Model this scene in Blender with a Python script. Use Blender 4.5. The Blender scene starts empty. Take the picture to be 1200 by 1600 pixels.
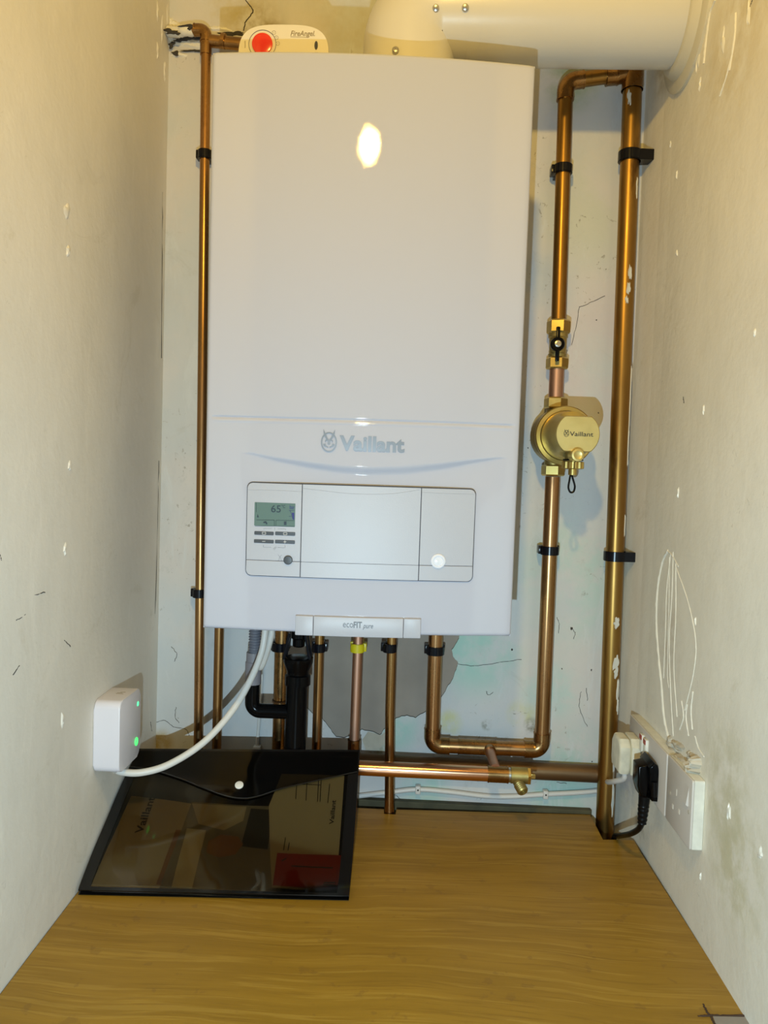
import bpy, bmesh, math, random
from mathutils import Vector, Matrix, noise
R = math.radians
PI = math.pi
scene = bpy.context.scene
COL = scene.collection

# ------------------------------------------------------------------ camera
F = 1200.0                      # focal length in pixels of a 1200 x 1600 frame
CZ = 1.43                       # eye height
def cam_basis(vx, vy, roll):
    y = Vector((vx-600, 800-vy, -F)).normalized()
    u = Vector((math.sin(roll), math.cos(roll), 0))
    z = (u - y*u.dot(y)).normalized()
    x = y.cross(z)
    return Matrix((x, y, z))    # rows: world axes written in camera space
RC = cam_basis(650, 748, 0.0334)
cd = bpy.data.cameras.new('camera'); cam = bpy.data.objects.new('camera', cd); COL.objects.link(cam)
cam.matrix_world = Matrix.Translation((0, 0, CZ)) @ RC.to_4x4()
cd.sensor_fit = 'VERTICAL'; cd.sensor_height = 36; cd.lens = 36*F/1600
cd.clip_start = 0.01
scene.camera = cam

# ------------------------------------------------------------------ light
scene.view_settings.view_transform = 'Standard'
scene.view_settings.look = 'None'
scene.view_settings.gamma = 1
scene.view_settings.use_curve_mapping = False
scene.view_settings.exposure = 0.0
w = bpy.data.worlds.new('room'); scene.world = w; w.use_nodes = True
w.node_tree.nodes['Background'].inputs[0].default_value = (0.95, 0.95, 0.95, 1)
w.node_tree.nodes['Background'].inputs[1].default_value = 0.08
def light(name, kind, loc, energy, color, radius):
    l = bpy.data.lights.new(name, kind); o = bpy.data.objects.new(name, l); COL.objects.link(o)
    o.location = loc; l.energy = energy; l.color = color; l.shadow_soft_size = radius
    return o
torch = light('torch_light', 'SPOT', (-0.03, 0.0, CZ-0.22), 28, (0.62, 0.86, 1.0), 0.004)
torch.data.spot_size = R(145); torch.data.spot_blend = 1.0
torch.rotation_euler = (R(83), 0, 0)
bulb = light('hall_bulb', 'SPOT', (-0.036, 0.10, CZ+0.712), 22.5, (1.0, 0.65, 0.14), 0.026)
bulb.data.spot_size = R(150); bulb.data.spot_blend = 1.0
bulb.rotation_euler = (R(78), 0, 0)

# ------------------------------------------------------------------ helpers
def tag(o, label=None, cat=None, group=None, kind=None):
    if label: o['label'] = label
    if cat: o['category'] = cat
    if group: o['group'] = group
    if kind: o['kind'] = kind
    return o
def thing(name, label, cat, loc=(0, 0, 0), group=None):
    o = bpy.data.objects.new(name, None); COL.objects.link(o); o.location = loc
    o.empty_display_size = 0.02
    return tag(o, label, cat, group)
def obj(name, bm, mat, parent=None, local=False, smooth=35, label=None):
    bmesh.ops.recalc_face_normals(bm, faces=bm.faces[:])
    me = bpy.data.meshes.new(name)
    if parent is not None and not local:
        p = parent; off = Vector((0, 0, 0))
        while p is not None: off += p.location; p = p.parent
        bmesh.ops.translate(bm, verts=bm.verts[:], vec=-off)
    bm.to_mesh(me); bm.free()
    if smooth:
        me.shade_smooth()
        me.set_sharp_from_angle(angle=R(smooth))
    me.materials.append(mat)
    o = bpy.data.objects.new(name, me); COL.objects.link(o)
    if parent is not None: o.parent = parent
    if label: o['label'] = label
    return o
def ray(px, py):
    return RC @ Vector(((px-600)/F, (800-py)/F, -1))
def P(px, py, y):
    d = ray(px, py); q = d*(y/d.y); q.z += CZ; return q
def PX(px, py, x):
    d = ray(px, py); q = d*(x/d.x); q.z += CZ; return q
def PZ(px, py, z):
    d = ray(px, py); q = d*((z-CZ)/d.z); q.z += CZ; return q
def box(bm, a, b, bevel=0.0, seg=2):
    m = Matrix.Translation([(a[i]+b[i])/2 for i in range(3)]) @ Matrix.Diagonal([abs(b[i]-a[i]) for i in range(3)]+[1])
    r = bmesh.ops.create_cube(bm, size=1, matrix=m)
    if bevel:
        ed = list({e for v in r['verts'] for e in v.link_edges})
        bmesh.ops.bevel(bm, geom=ed, offset=bevel, segments=seg, affect='EDGES', profile=0.5)
    return bm
def prism(bm, poly, plane, d0, d1, bevel=0.0, seg=2):
    def mk(p, d):
        if plane == 'xz': return (p[0], d, p[1])
        if plane == 'yz': return (d, p[0], p[1])
        return (p[0], p[1], d)
    a = [bm.verts.new(mk(p, d0)) for p in poly]; b = [bm.verts.new(mk(p, d1)) for p in poly]
    n = len(poly); fs = [bm.faces.new(a), bm.faces.new(b)]
    for i in range(n): fs.append(bm.faces.new((a[i], a[(i+1) % n], b[(i+1) % n], b[i])))
    if bevel:
        ed = list({e for f in fs[:2] for e in f.edges})
        bmesh.ops.bevel(bm, geom=ed, offset=bevel, segments=seg, affect='EDGES', profile=0.5)
    return bm
def rrect(x0, z0, x1, z1, r, n=5):
    pts = []
    for cx, cz, a0 in ((x1-r, z1-r, 0), (x0+r, z1-r, 90), (x0+r, z0+r, 180), (x1-r, z0+r, 270)):
        for k in range(n+1):
            a = R(a0+90*k/n); pts.append((cx+r*math.cos(a), cz+r*math.sin(a)))
    return pts
def circle(cx, cz, r, n=32):
    return [(cx+r*math.cos(2*PI*k/n), cz+r*math.sin(2*PI*k/n)) for k in range(n)]
def catmull(pts, n=8):
    pts = [Vector(p) for p in pts]; q = [pts[0]*2-pts[1]]+pts+[pts[-1]*2-pts[-2]]; out = []
    for i in range(1, len(q)-2):
        for k in range(n):
            t = k/n; a, b, c, d = q[i-1:i+3]
            out.append(0.5*((2*b)+(c-a)*t+(2*a-5*b+4*c-d)*t*t+(3*b-a-3*c+d)*t**3))
    out.append(pts[-1]); return out
def fillet(pts, rad, n=8):
    pts = [Vector(p) for p in pts]; out = [pts[0]]
    for i in range(1, len(pts)-1):
        a, b, c = pts[i-1], pts[i], pts[i+1]
        u = (a-b).normalized(); v = (c-b).normalized(); ang = u.angle(v)
        t = rad/math.tan(ang/2); p0 = b+u*t; p1 = b+v*t
        cen = b+(u+v).normalized()*(rad/math.sin(ang/2))
        e0 = (p0-cen).normalized(); e1 = (p1-cen).normalized(); th = e0.angle(e1)
        for k in range(n+1):
            s_ = k/n; out.append(cen+(e0*math.sin((1-s_)*th)+e1*math.sin(s_*th))/math.sin(th)*rad)
    out.append(pts[-1]); return out
def tube(bm, pts, r, seg=20, cap=True):
    pts = [Vector(p) for p in pts]; n = len(pts)
    rs = r if isinstance(r, (list, tuple)) else [r]*n
    t0 = (pts[1]-pts[0]).normalized()
    up = Vector((0, 0, 1)) if abs(t0.z) < 0.9 else Vector((0, 1, 0))
    nrm = t0.cross(up).normalized(); rings = []; prev = t0
    for i in range(n):
        t = (pts[min(i+1, n-1)]-pts[max(i-1, 0)])
        t = t.normalized() if t.length > 1e-9 else prev
        ax = prev.cross(t)
        if ax.length > 1e-7: nrm = Matrix.Rotation(prev.angle(t), 3, ax.normalized()) @ nrm
        nrm = (nrm-t*nrm.dot(t)).normalized(); bn = t.cross(nrm); prev = t
        rings.append([bm.verts.new(pts[i]+(nrm*math.cos(2*PI*k/seg)+bn*math.sin(2*PI*k/seg))*rs[i]) for k in range(seg)])
    for i in range(n-1):
        for k in range(seg):
            bm.faces.new((rings[i][k], rings[i][(k+1) % seg], rings[i+1][(k+1) % seg], rings[i+1][k]))
    if cap: bm.faces.new(rings[0]); bm.faces.new(rings[-1])
    return bm
def lathe(bm, base, axis, prof, seg=28, flats=None):
    """prof = list of (distance along axis, radius)"""
    base = Vector(base); axis = Vector(axis).normalized()
    u = axis.orthogonal().normalized(); v = axis.cross(u); rings = []
    for d, r in prof:
        rings.append([bm.verts.new(base+axis*d+(u*math.cos(2*PI*k/seg)+v*math.sin(2*PI*k/seg))*max(r, 1e-5)) for k in range(seg)])
    for i in range(len(rings)-1):
        for k in range(seg):
            bm.faces.new((rings[i][k], rings[i][(k+1) % seg], rings[i+1][(k+1) % seg], rings[i+1][k]))
    bm.faces.new(rings[0]); bm.faces.new(rings[-1]); return bm
def text_bm(s, width, height=None, bold=0.0, shear=0.0, ext=0.0003):
    """text as a mesh in x (along) / y (up), baseline at 0, scaled to a width and cap height"""
    c = bpy.data.curves.new('lettering', 'FONT'); c.body = s; c.offset = bold; c.shear = shear
    c.extrude = 0.01; c.resolution_u = 4
    o = bpy.data.objects.new('lettering', c); COL.objects.link(o)
    bpy.context.view_layer.update()
    me = bpy.data.meshes.new_from_object(o)
    bm = bmesh.new(); bm.from_mesh(me)
    bpy.data.objects.remove(o); bpy.data.meshes.remove(me); bpy.data.curves.remove(c)
    x0 = min(v.co.x for v in bm.verts); x1 = max(v.co.x for v in bm.verts)
    zs = max(v.co.y for v in bm.verts)
    kx = width/(x1-x0); ky = (height/zs) if height else kx
    for v in bm.verts: v.co = Vector(((v.co.x-x0)*kx, v.co.y*ky, ext if v.co.z > 0 else 0.0))
    return bm

# ------------------------------------------------------------------ materials
def new_mat(name):
    m = bpy.data.materials.new(name); m.use_nodes = True
    nt = m.node_tree; b = nt.nodes['Principled BSDF']; return m, nt, b
def plain(name, col, rough=0.5, metal=0.0, coat=0.0, emit=None, es=1.0, bump=0.0, bscale=300, var=0.0, vscale=20, spec=0.5):
    m, nt, b = new_mat(name)
    b.inputs['Base Color'].default_value = (*col, 1); b.inputs['Roughness'].default_value = rough
    b.inputs['Metallic'].default_value = metal; b.inputs['Coat Weight'].default_value = coat
    b.inputs['Specular IOR Level'].default_value = spec
    if emit: b.inputs['Emission Color'].default_value = (*emit, 1); b.inputs['Emission Strength'].default_value = es
    if bump or var:
        g = nt.nodes.new('ShaderNodeNewGeometry')
    if bump:
        n = nt.nodes.new('ShaderNodeTexNoise'); n.inputs['Scale'].default_value = bscale
        n.inputs['Detail'].default_value = 3
        nt.links.new(g.outputs['Position'], n.inputs['Vector'])
        bp = nt.nodes.new('ShaderNodeBump'); bp.inputs['Strength'].default_value = bump; bp.inputs['Distance'].default_value = 0.001
        nt.links.new(n.outputs['Fac'], bp.inputs['Height']); nt.links.new(bp.outputs['Normal'], b.inputs['Normal'])
    if var:
        n = nt.nodes.new('ShaderNodeTexNoise'); n.inputs['Scale'].default_value = vscale; n.inputs['Detail'].default_value = 5
        nt.links.new(g.outputs['Position'], n.inputs['Vector'])
        r = nt.nodes.new('ShaderNodeValToRGB'); r.color_ramp.elements[0].position = 0.3; r.color_ramp.elements[1].position = 0.7
        r.color_ramp.elements[0].color = (*[c*(1-var) for c in col], 1); r.color_ramp.elements[1].color = (*[min(1, c*(1+var)) for c in col], 1)
        nt.links.new(n.outputs['Fac'], r.inputs['Fac']); nt.links.new(r.outputs['Color'], b.inputs['Base Color'])
    return m
def mix(nt, fac, a, b_):
    n = nt.nodes.new('ShaderNodeMix'); n.data_type = 'RGBA'
    if isinstance(fac, float): n.inputs[0].default_value = fac
    else: nt.links.new(fac, n.inputs[0])
    for i, s in ((6, a), (7, b_)):
        if isinstance(s, tuple): n.inputs[i].default_value = (*s, 1)
        else: nt.links.new(s, n.inputs[i])
    return n.outputs[2]
def mth(nt, op, a, b_=None, clamp=False):
    n = nt.nodes.new('ShaderNodeMath'); n.operation = op; n.use_clamp = clamp
    for i, s in ((0, a), (1, b_)):
        if s is None: continue
        if isinstance(s, (int, float)): n.inputs[i].default_value = s
        else: nt.links.new(s, n.inputs[i])
    return n.outputs[0]
def ntex(nt, vec, scale, detail=4, rough=0.5, stretch=None, dist=0.0):
    if stretch:
        mp = nt.nodes.new('ShaderNodeMapping'); mp.inputs['Scale'].default_value = stretch
        nt.links.new(vec, mp.inputs['Vector']); vec = mp.outputs[0]
    n = nt.nodes.new('ShaderNodeTexNoise'); n.inputs['Scale'].default_value = scale
    n.inputs['Detail'].default_value = detail; n.inputs['Roughness'].default_value = rough; n.inputs['Distortion'].default_value = dist
    nt.links.new(vec, n.inputs['Vector']); return n.outputs['Fac']
def ramp(nt, fac, lo, hi):
    n = nt.nodes.new('ShaderNodeMapRange'); n.interpolation_type = 'SMOOTHSTEP'
    n.inputs['From Min'].default_value = lo; n.inputs['From Max'].default_value = hi
    nt.links.new(fac, n.inputs['Value']); return n.outputs['Result']
def wall_mat(name, base, second, stains, speck=0.5, bump=0.45, streak=(1, 1, 1), speck_col=(0.20, 0.17, 0.12)):
    m, nt, b = new_mat(name)
    g = nt.nodes.new('ShaderNodeNewGeometry').outputs['Position']
    c = mix(nt, ramp(nt, ntex(nt, g, 5, 5, 0.6), 0.38, 0.62), base, second)
    c = mix(nt, mth(nt, 'MULTIPLY', ramp(nt, ntex(nt, g, 14, 6, 0.7, streak), 0.50, 0.75), 0.35), c, tuple(x*0.86 for x in base))
    for (pt, rad, col, k, sc) in stains:
        d = nt.nodes.new('ShaderNodeVectorMath'); d.operation = 'DISTANCE'
        nt.links.new(g, d.inputs[0]); d.inputs[1].default_value = pt
        f = ramp(nt, d.outputs['Value'], rad, rad*0.25)
        f = mth(nt, 'MULTIPLY', f, ramp(nt, ntex(nt, g, sc, 5, 0.65), 0.36, 0.62))
        c = mix(nt, mth(nt, 'MULTIPLY', f, k), c, col)
    c = mix(nt, mth(nt, 'MULTIPLY', ramp(nt, ntex(nt, g, 22, 6, 0.75, (1, 1, .25), 0.6), 0.56, 0.66), 0.40), c, tuple(min(1, x*1.14) for x in base))
    c = mix(nt, mth(nt, 'MULTIPLY', ramp(nt, ntex(nt, g, 8, 6, 0.8, None, 1.0), 0.58, 0.70), 0.45), c, (base[0]*0.84, base[1]*0.82, base[2]*0.76))
    sp = mth(nt, 'MULTIPLY', mth(nt, 'MULTIPLY', ramp(nt, ntex(nt, g, 75, 4, 0.7, None, 1.2), 0.63, 0.69), ramp(nt, ntex(nt, g, 6, 2), 0.50, 0.60)), speck)
    c = mix(nt, sp, c, speck_col)
    nt.links.new(c, b.inputs['Base Color'])
    b.inputs['Roughness'].default_value = 0.55; b.inputs['Specular IOR Level'].default_value = 0.25
    h = mth(nt, 'ADD', ntex(nt, g, 9, 6, 0.6), mth(nt, 'MULTIPLY', ntex(nt, g, 60, 4, 0.6), 0.18))
    bp = nt.nodes.new('ShaderNodeBump'); bp.inputs['Strength'].default_value = bump; bp.inputs['Distance'].default_value = 0.006
    nt.links.new(h, bp.inputs['Height']); nt.links.new(bp.outputs['Normal'], b.inputs['Normal'])
    return m
YB = 1.24                                    # back wall
def at(px, py): return tuple(P(px, py, YB))
M = {}
MINT = (0.40, 0.62, 0.55)
M['wall_back'] = wall_mat('painted_plaster_back', (0.60, 0.63, 0.64), (0.67, 0.65, 0.63), [
    (at(740, 1010), .11, MINT, 1.0, 10), (at(660, 1230), .06, MINT, 0.8, 12), (at(620, 1140), .05, MINT, 0.9, 14), (at(490, 992), .03, (0.30, 0.60, 0.55), 0.9, 12),
    (at(870, 1250), .08, MINT, 0.8, 10), (at(700, 1130), .03, (0.62, 0.62, 0.25), 0.8, 18), (at(815, 1115), .03, (0.62, 0.62, 0.22), 0.8, 18),
    (at(830, 1133), .016, (0.16, 0.15, 0.08), 0.9, 60), (at(760, 1133), .012, (0.16, 0.15, 0.08), 0.8, 60),
    (at(930, 560), .16, (0.62, 0.56, 0.60), 0.6, 5), (at(920, 330), .12, (0.58, 0.62, 0.50), 0.6, 6), (at(920, 900), .16, (0.48, 0.66, 0.60), 0.75, 9), (at(900, 1190), .08, MINT, 0.8, 12), (at(860, 1080), .07, (0.50, 0.68, 0.64), 0.8, 12), (at(840, 450), .08, (0.50, 0.56, 0.62), 0.7, 8), (at(285, 1000), .12, (0.56, 0.64, 0.70), 0.5, 6),
    (at(890, 130), .06, (0.30, 0.42, 0.22), 0.7, 12), (at(400, 45), .06, (0.30, 0.23, 0.06), 0.85, 16), (at(360, 20), .05, (0.50, 0.42, 0.16), 0.7, 10),
    (at(590, 1165), .035, (0.30, 0.26, 0.12), 0.8, 30), (at(250, 1160), .03, (0.42, 0.30, 0.06), 0.8, 20),
    (at(560, 30), .10, (0.46, 0.40, 0.22), 0.6, 6)], 0.55, 0.30, (1, 1, .35))
M['wall_left'] = wall_mat('painted_plaster_left', (0.78, 0.75, 0.68), (0.82, 0.785, 0.71), [], 0.12, 0.32, (1, 1, .3))
rs = lambda px, py: tuple(PX(px, py, 0.348))
M['wall_right'] = wall_mat('painted_plaster_right', (0.84, 0.80, 0.69), (0.88, 0.84, 0.73), [
    (rs(1040, 110), .05, (0.36, 0.28, 0.12), 0.6, 20), (rs(1130, 1230), .10, (0.60, 0.56, 0.38), 0.7, 22), (rs(1150, 1350), .10, (0.60, 0.56, 0.36), 0.7, 24), (rs(1150, 60), .14, (0.66, 0.55, 0.32), 0.6, 16), (rs(1045, 1000), .07, (0.62, 0.55, 0.45), 0.7, 20),
    (rs(985, 1230), .05, (0.42, 0.45, 0.52), 0.7, 16), (rs(1000, 1290), .03, (0.30, 0.27, 0.18), 0.7, 25)], 0.25, 0.45, (1, 1, .3))
M['floor'] = plain('bare_board', (0.16, 0.11, 0.07), 0.8, var=0.3)
M['grey_plaster'] = plain('bare_grey_plaster', (0.33, 0.285, 0.24), 0.85, bump=0.3, bscale=90, var=0.10, vscale=14)
M['dark_edge'] = plain('dark_edge', (0.05, 0.045, 0.04), 0.9)
M['cream_plaster'] = plain('cream_plaster', (0.55, 0.50, 0.40), 0.85, bump=0.5, bscale=120, var=0.2)
M['chip'] = plain('white_filler', (0.86, 0.83, 0.73), 0.6, bump=0.6, bscale=200)
M['scab'] = plain('wall_coloured_filler', (0.88, 0.85, 0.75), 0.35, bump=0.5, bscale=160)
M['paint_drip'] = plain('dry_white_paint', (0.66, 0.66, 0.60), 0.5, bump=0.3, bscale=300)
M['white_metal'] = plain('white_enamelled_steel', (0.50, 0.515, 0.60), 0.02, bump=0.03, bscale=500)
M['white_plastic'] = plain('white_plastic', (0.455, 0.465, 0.52), 0.42, bump=0.12, bscale=900)
M['gap'] = plain('dark_seam', (0.05, 0.055, 0.075), 0.7)
M['seam'] = plain('grey_seam', (0.36, 0.38, 0.44), 0.6)
M['silver'] = plain('brushed_silver_lettering', (0.27, 0.28, 0.30), 0.30, 0.5)
M['knob_dark'] = plain('dark_grey_plastic', (0.055, 0.06, 0.07), 0.4)
M['knob_clear'] = plain('milky_clear_plastic', (0.80, 0.82, 0.90), 0.15, coat=0.6)
M['print_white'] = plain('white_print', (0.85, 0.86, 0.88), 0.5)
M['print_grey'] = plain('grey_print', (0.16, 0.17, 0.19), 0.5)
M['lcd'] = plain('lcd_glass', (0.13, 0.205, 0.19), 0.22, coat=0.4)
M['lcd_dark'] = plain('lcd_segment', (0.015, 0.03, 0.045), 0.5)
M['lcd_blue'] = plain('lcd_blue_segment', (0.015, 0.012, 0.17), 0.5)
M['flue_white'] = plain('white_powder_coat', (0.68, 0.66, 0.60), 0.30, bump=0.05, bscale=300)
M['seal'] = plain('white_rubber_seal', (0.66, 0.62, 0.50), 0.5, bump=0.2, bscale=200)
M['steel'] = plain('zinc_steel', (0.50, 0.48, 0.44), 0.3, 1.0)
M['alarm'] = plain('alarm_white_plastic', (0.74, 0.70, 0.60), 0.35)
M['red'] = plain('red_translucent_button', (0.75, 0.03, 0.012), 0.25, coat=0.5)
M['black'] = plain('black_plastic', (0.0025, 0.0025, 0.003), 0.20, spec=0.14)
M['black_soft'] = plain('black_rubber', (0.0035, 0.0035, 0.004), 0.35, spec=0.18)
M['clip'] = plain('black_nylon', (0.004, 0.004, 0.007), 0.22, spec=0.25)
M['yellow'] = plain('yellow_nylon', (0.72, 0.60, 0.008), 0.35)
M['grey_hose'] = plain('grey_hose_plastic', (0.16, 0.17, 0.21), 0.5)
M['grey_pipe'] = plain('grey_coupler_plastic', (0.22, 0.21, 0.235), 0.45)
M['cable'] = plain('white_cable_sheath', (0.70, 0.69, 0.66), 0.4)
M['hub'] = plain('hub_white_plastic', (0.76, 0.74, 0.80), 0.35)
M['led'] = plain('green_led', (0.1, 0.9, 0.4), 0.4, emit=(0.08, 1.0, 0.32), es=1.6)
M['led_ring'] = plain('green_led_ring', (0.05, 0.9, 0.2), 0.4, emit=(0.05, 1.0, 0.12), es=1.6)
M['brown_print'] = plain('brown_print', (0.25, 0.20, 0.12), 0.6)
M['socket'] = plain('white_socket_plastic', (0.66, 0.62, 0.57), 0.4, bump=0.06, bscale=200)
M['socket_side'] = plain('grubby_white_plastic', (0.80, 0.79, 0.70), 0.45, var=0.1, vscale=60)
M['old_plug'] = plain('yellowed_plug_plastic', (0.76, 0.73, 0.58), 0.45, var=0.12, vscale=70)
M['switch_red'] = plain('red_switch_mark', (0.35, 0.02, 0.015), 0.4)
M['hole'] = plain('socket_hole', (0.85, 0.80, 0.72), 0.5)
def metal(name, a, b_, rough, sc=12, stretch=(1, 1, .25), tarn=None, metallic=1.0):
    m, nt, b = new_mat(name)
    g = nt.nodes.new('ShaderNodeNewGeometry').outputs['Position']
    c = mix(nt, ramp(nt, ntex(nt, g, sc, 5, 0.6, stretch), 0.35, 0.65), a, b_)
    if tarn: c = mix(nt, ramp(nt, ntex(nt, g, 26, 5, 0.7, stretch), 0.58, 0.74), c, tarn)
    nt.links.new(c, b.inputs['Base Color']); b.inputs['Metallic'].default_value = metallic
    r = nt.nodes.new('ShaderNodeMapRange'); nt.links.new(ntex(nt, g, 40, 4, 0.6, stretch), r.inputs['Value'])
    r.inputs['To Min'].default_value = rough*0.7; r.inputs['To Max'].default_value = rough*1.4
    nt.links.new(r.outputs['Result'], b.inputs['Roughness'])
    return m
M['copper'] = metal('aged_copper', (0.44, 0.235, 0.105), (0.36, 0.205, 0.075), 0.28, tarn=(0.24, 0.115, 0.045))
M['copper_pink'] = metal('dull_pink_copper', (0.56, 0.34, 0.24), (0.50, 0.28, 0.19), 0.45)
M['copper_bright'] = metal('bright_copper', (0.86, 0.46, 0.26), (0.78, 0.42, 0.24), 0.20, 20, (.2, 1, 1))
M['copper_brown'] = metal('brown_tarnished_copper', (0.31, 0.165, 0.042), (0.37, 0.215, 0.06), 0.34, tarn=(0.17, 0.09, 0.03))
M['copper_dark'] = metal('dark_lacquered_copper', (0.20, 0.12, 0.055), (0.15, 0.085, 0.04), 0.42, 14, (.3, 1, 1), metallic=0.7)
M['elbow'] = metal('tarnished_elbow_copper', (0.29, 0.16, 0.06), (0.38, 0.22, 0.09), 0.26, 40, (1, 1, 1), tarn=(0.15, 0.075, 0.03))
M['brass'] = metal('brass', (0.66, 0.50, 0.17), (0.60, 0.44, 0.14), 0.30, 30, (1, 1, 1))
M['brass_satin'] = metal('satin_brass', (0.70, 0.58, 0.24), (0.66, 0.54, 0.21), 0.42, 30, (1, 1, 1), metallic=0.85)
M['brass_dark'] = metal('dull_brass', (0.38, 0.29, 0.10), (0.44, 0.34, 0.12), 0.42, 50, (1, 1, 1), metallic=0.85)
def wood():
    m, nt, b = new_mat('oak_laminate')
    g = nt.nodes.new('ShaderNodeNewGeometry').outputs['Position']
    wv = nt.nodes.new('ShaderNodeVectorMath'); wv.operation = 'ADD'; nt.links.new(g, wv.inputs[0])
    cmb = nt.nodes.new('ShaderNodeCombineXYZ'); nt.links.new(mth(nt, 'MULTIPLY', ntex(nt, g, 3.2, 2, 0.5), 0.055), cmb.inputs[1]); nt.links.new(cmb.outputs[0], wv.inputs[1])
    gw = wv.outputs[0]
    c = mix(nt, ramp(nt, ntex(nt, gw, 12, 5, 0.6, (0.25, 3.0, 1)), 0.36, 0.66), (0.30, 0.162, 0.014), (0.36, 0.198, 0.019))
    c = mix(nt, mth(nt, 'MULTIPLY', ramp(nt, ntex(nt, gw, 55, 3, 0.6, (0.10, 2.6, 1), 0.3), 0.53, 0.62), 0.36), c, (0.50, 0.305, 0.05))
    c = mix(nt, mth(nt, 'MULTIPLY', ramp(nt, ntex(nt, gw, 75, 4, 0.7, (0.12, 3.2, 1)), 0.52, 0.64), 0.42), c, (0.21, 0.105, 0.008))
    c = mix(nt, mth(nt, 'MULTIPLY', ramp(nt, ntex(nt, g, 45, 3, 0.5), 0.64, 0.70), 0.30), c, (0.18, 0.09, 0.02))
    nt.links.new(c, b.inputs['Base Color']); b.inputs['Roughness'].default_value = 0.42
    b.inputs['Specular IOR Level'].default_value = 0.35
    bp = nt.nodes.new('ShaderNodeBump'); bp.inputs['Strength'].default_value = 0.12; bp.inputs['Distance'].default_value = 0.001
    nt.links.new(ntex(nt, g, 60, 4, 0.6, (0.12, 6, 1)), bp.inputs['Height']); nt.links.new(bp.outputs['Normal'], b.inputs['Normal'])
    return m
M['wood'] = wood()
M['shadow_strip'] = plain('painted_shadow_olive', (0.085, 0.072, 0.034), 0.7, var=0.3, vscale=30)  # shadow colour for the strip behind the worktop
M['wood_edge'] = plain('worktop_raw_edge', (0.06, 0.03, 0.015), 0.8)
def film(name, tint):
    m, nt, b = new_mat(name)
    nt.nodes.remove(b); out = nt.nodes['Material Output']
    tr = nt.nodes.new('ShaderNodeBsdfTransparent'); tr.inputs[0].default_value = (*tint, 1)
    gl = nt.nodes.new('ShaderNodeBsdfGlossy'); gl.inputs['Roughness'].default_value = 0.06; gl.inputs[0].default_value = (1, 1, 1, 1)
    g = nt.nodes.new('ShaderNodeNewGeometry').outputs['Position']
    bp = nt.nodes.new('ShaderNodeBump'); bp.inputs['Strength'].default_value = 0.5; bp.inputs['Distance'].default_value = 0.0025
    nt.links.new(ntex(nt, g, 11, 2, 0.5, (1, .6, 1)), bp.inputs['Height']); nt.links.new(bp.outputs['Normal'], gl.inputs['Normal'])
    fr = nt.nodes.new('ShaderNodeFresnel'); fr.inputs[0].default_value = 1.30
    nt.links.new(bp.outputs['Normal'], fr.inputs['Normal'])
    mx = nt.nodes.new('ShaderNodeMixShader'); nt.links.new(fr.outputs[0], mx.inputs[0])
    nt.links.new(tr.outputs[0], mx.inputs[1]); nt.links.new(gl.outputs[0], mx.inputs[2]); nt.links.new(mx.outputs[0], out.inputs[0])
    return m
M['film'] = film('smoky_clear_film', (0.64, 0.60, 0.49))
M['flap_film'] = film('dark_flap_film', (0.34, 0.31, 0.26))
M['wallet_black'] = plain('black_glossy_film', (0.005, 0.0045, 0.004), 0.12, bump=0.25, bscale=25)
M['wallet_flap'] = plain('black_flap_film', (0.012, 0.010, 0.008), 0.16, bump=0.25, bscale=25)
M['paper'] = plain('paper', (0.50, 0.46, 0.38), 0.7)
M['paper_grey'] = plain('grey_print_area', (0.22, 0.21, 0.19), 0.7)
M['paper_light'] = plain('pale_paper', (0.60, 0.58, 0.50), 0.7)
M['ink'] = plain('black_ink', (0.03, 0.03, 0.03), 0.7)
M['paper_brown'] = plain('brown_print_area', (0.30, 0.16, 0.08), 0.7)
M['card_red'] = plain('red_card', (0.36, 0.025, 0.02), 0.6)
M['popper'] = plain('white_popper', (0.90, 0.88, 0.82), 0.4)

# ------------------------------------------------------------------ setting
def struct(name, bm, mat, parent=None, smooth=0):
    o = obj(name, bm, mat, parent, smooth=smooth); o['kind'] = 'structure'; return o
YF = 0.30
CEIL = CZ+1.02
def xl(y): return -0.403-(y-0.80)*0.03       # the left wall is a little out of square
XR = 0.348
wb = struct('wall_back', box(bmesh.new(), (-0.55, YB, 0), (0.50, YB+0.10, CEIL)), M['wall_back'])
wl = struct('wall_left', prism(bmesh.new(), [(xl(YF), YF), (xl(YB), YB), (-0.55, YB), (-0.55, YF)], 'xy', 0, CEIL), M['wall_left'])
wr = struct('wall_right', prism(bmesh.new(), [(XR, YF), (0.50, YF), (0.50, YB), (.337, YB), (.3385, 1.225), (.342, 1.20), (.346, 1.17), (XR, 1.13)], 'xy', 0, CEIL), M['wall_right'])
struct('floor', box(bmesh.new(), (-0.55, YF, -0.05), (0.50, YB+0.10, 0)), M['floor'])
struct('ceiling', box(bmesh.new(), (-0.55, YF, CEIL), (0.50, YB+0.10, CEIL+0.05)), M['wall_left'])

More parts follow.
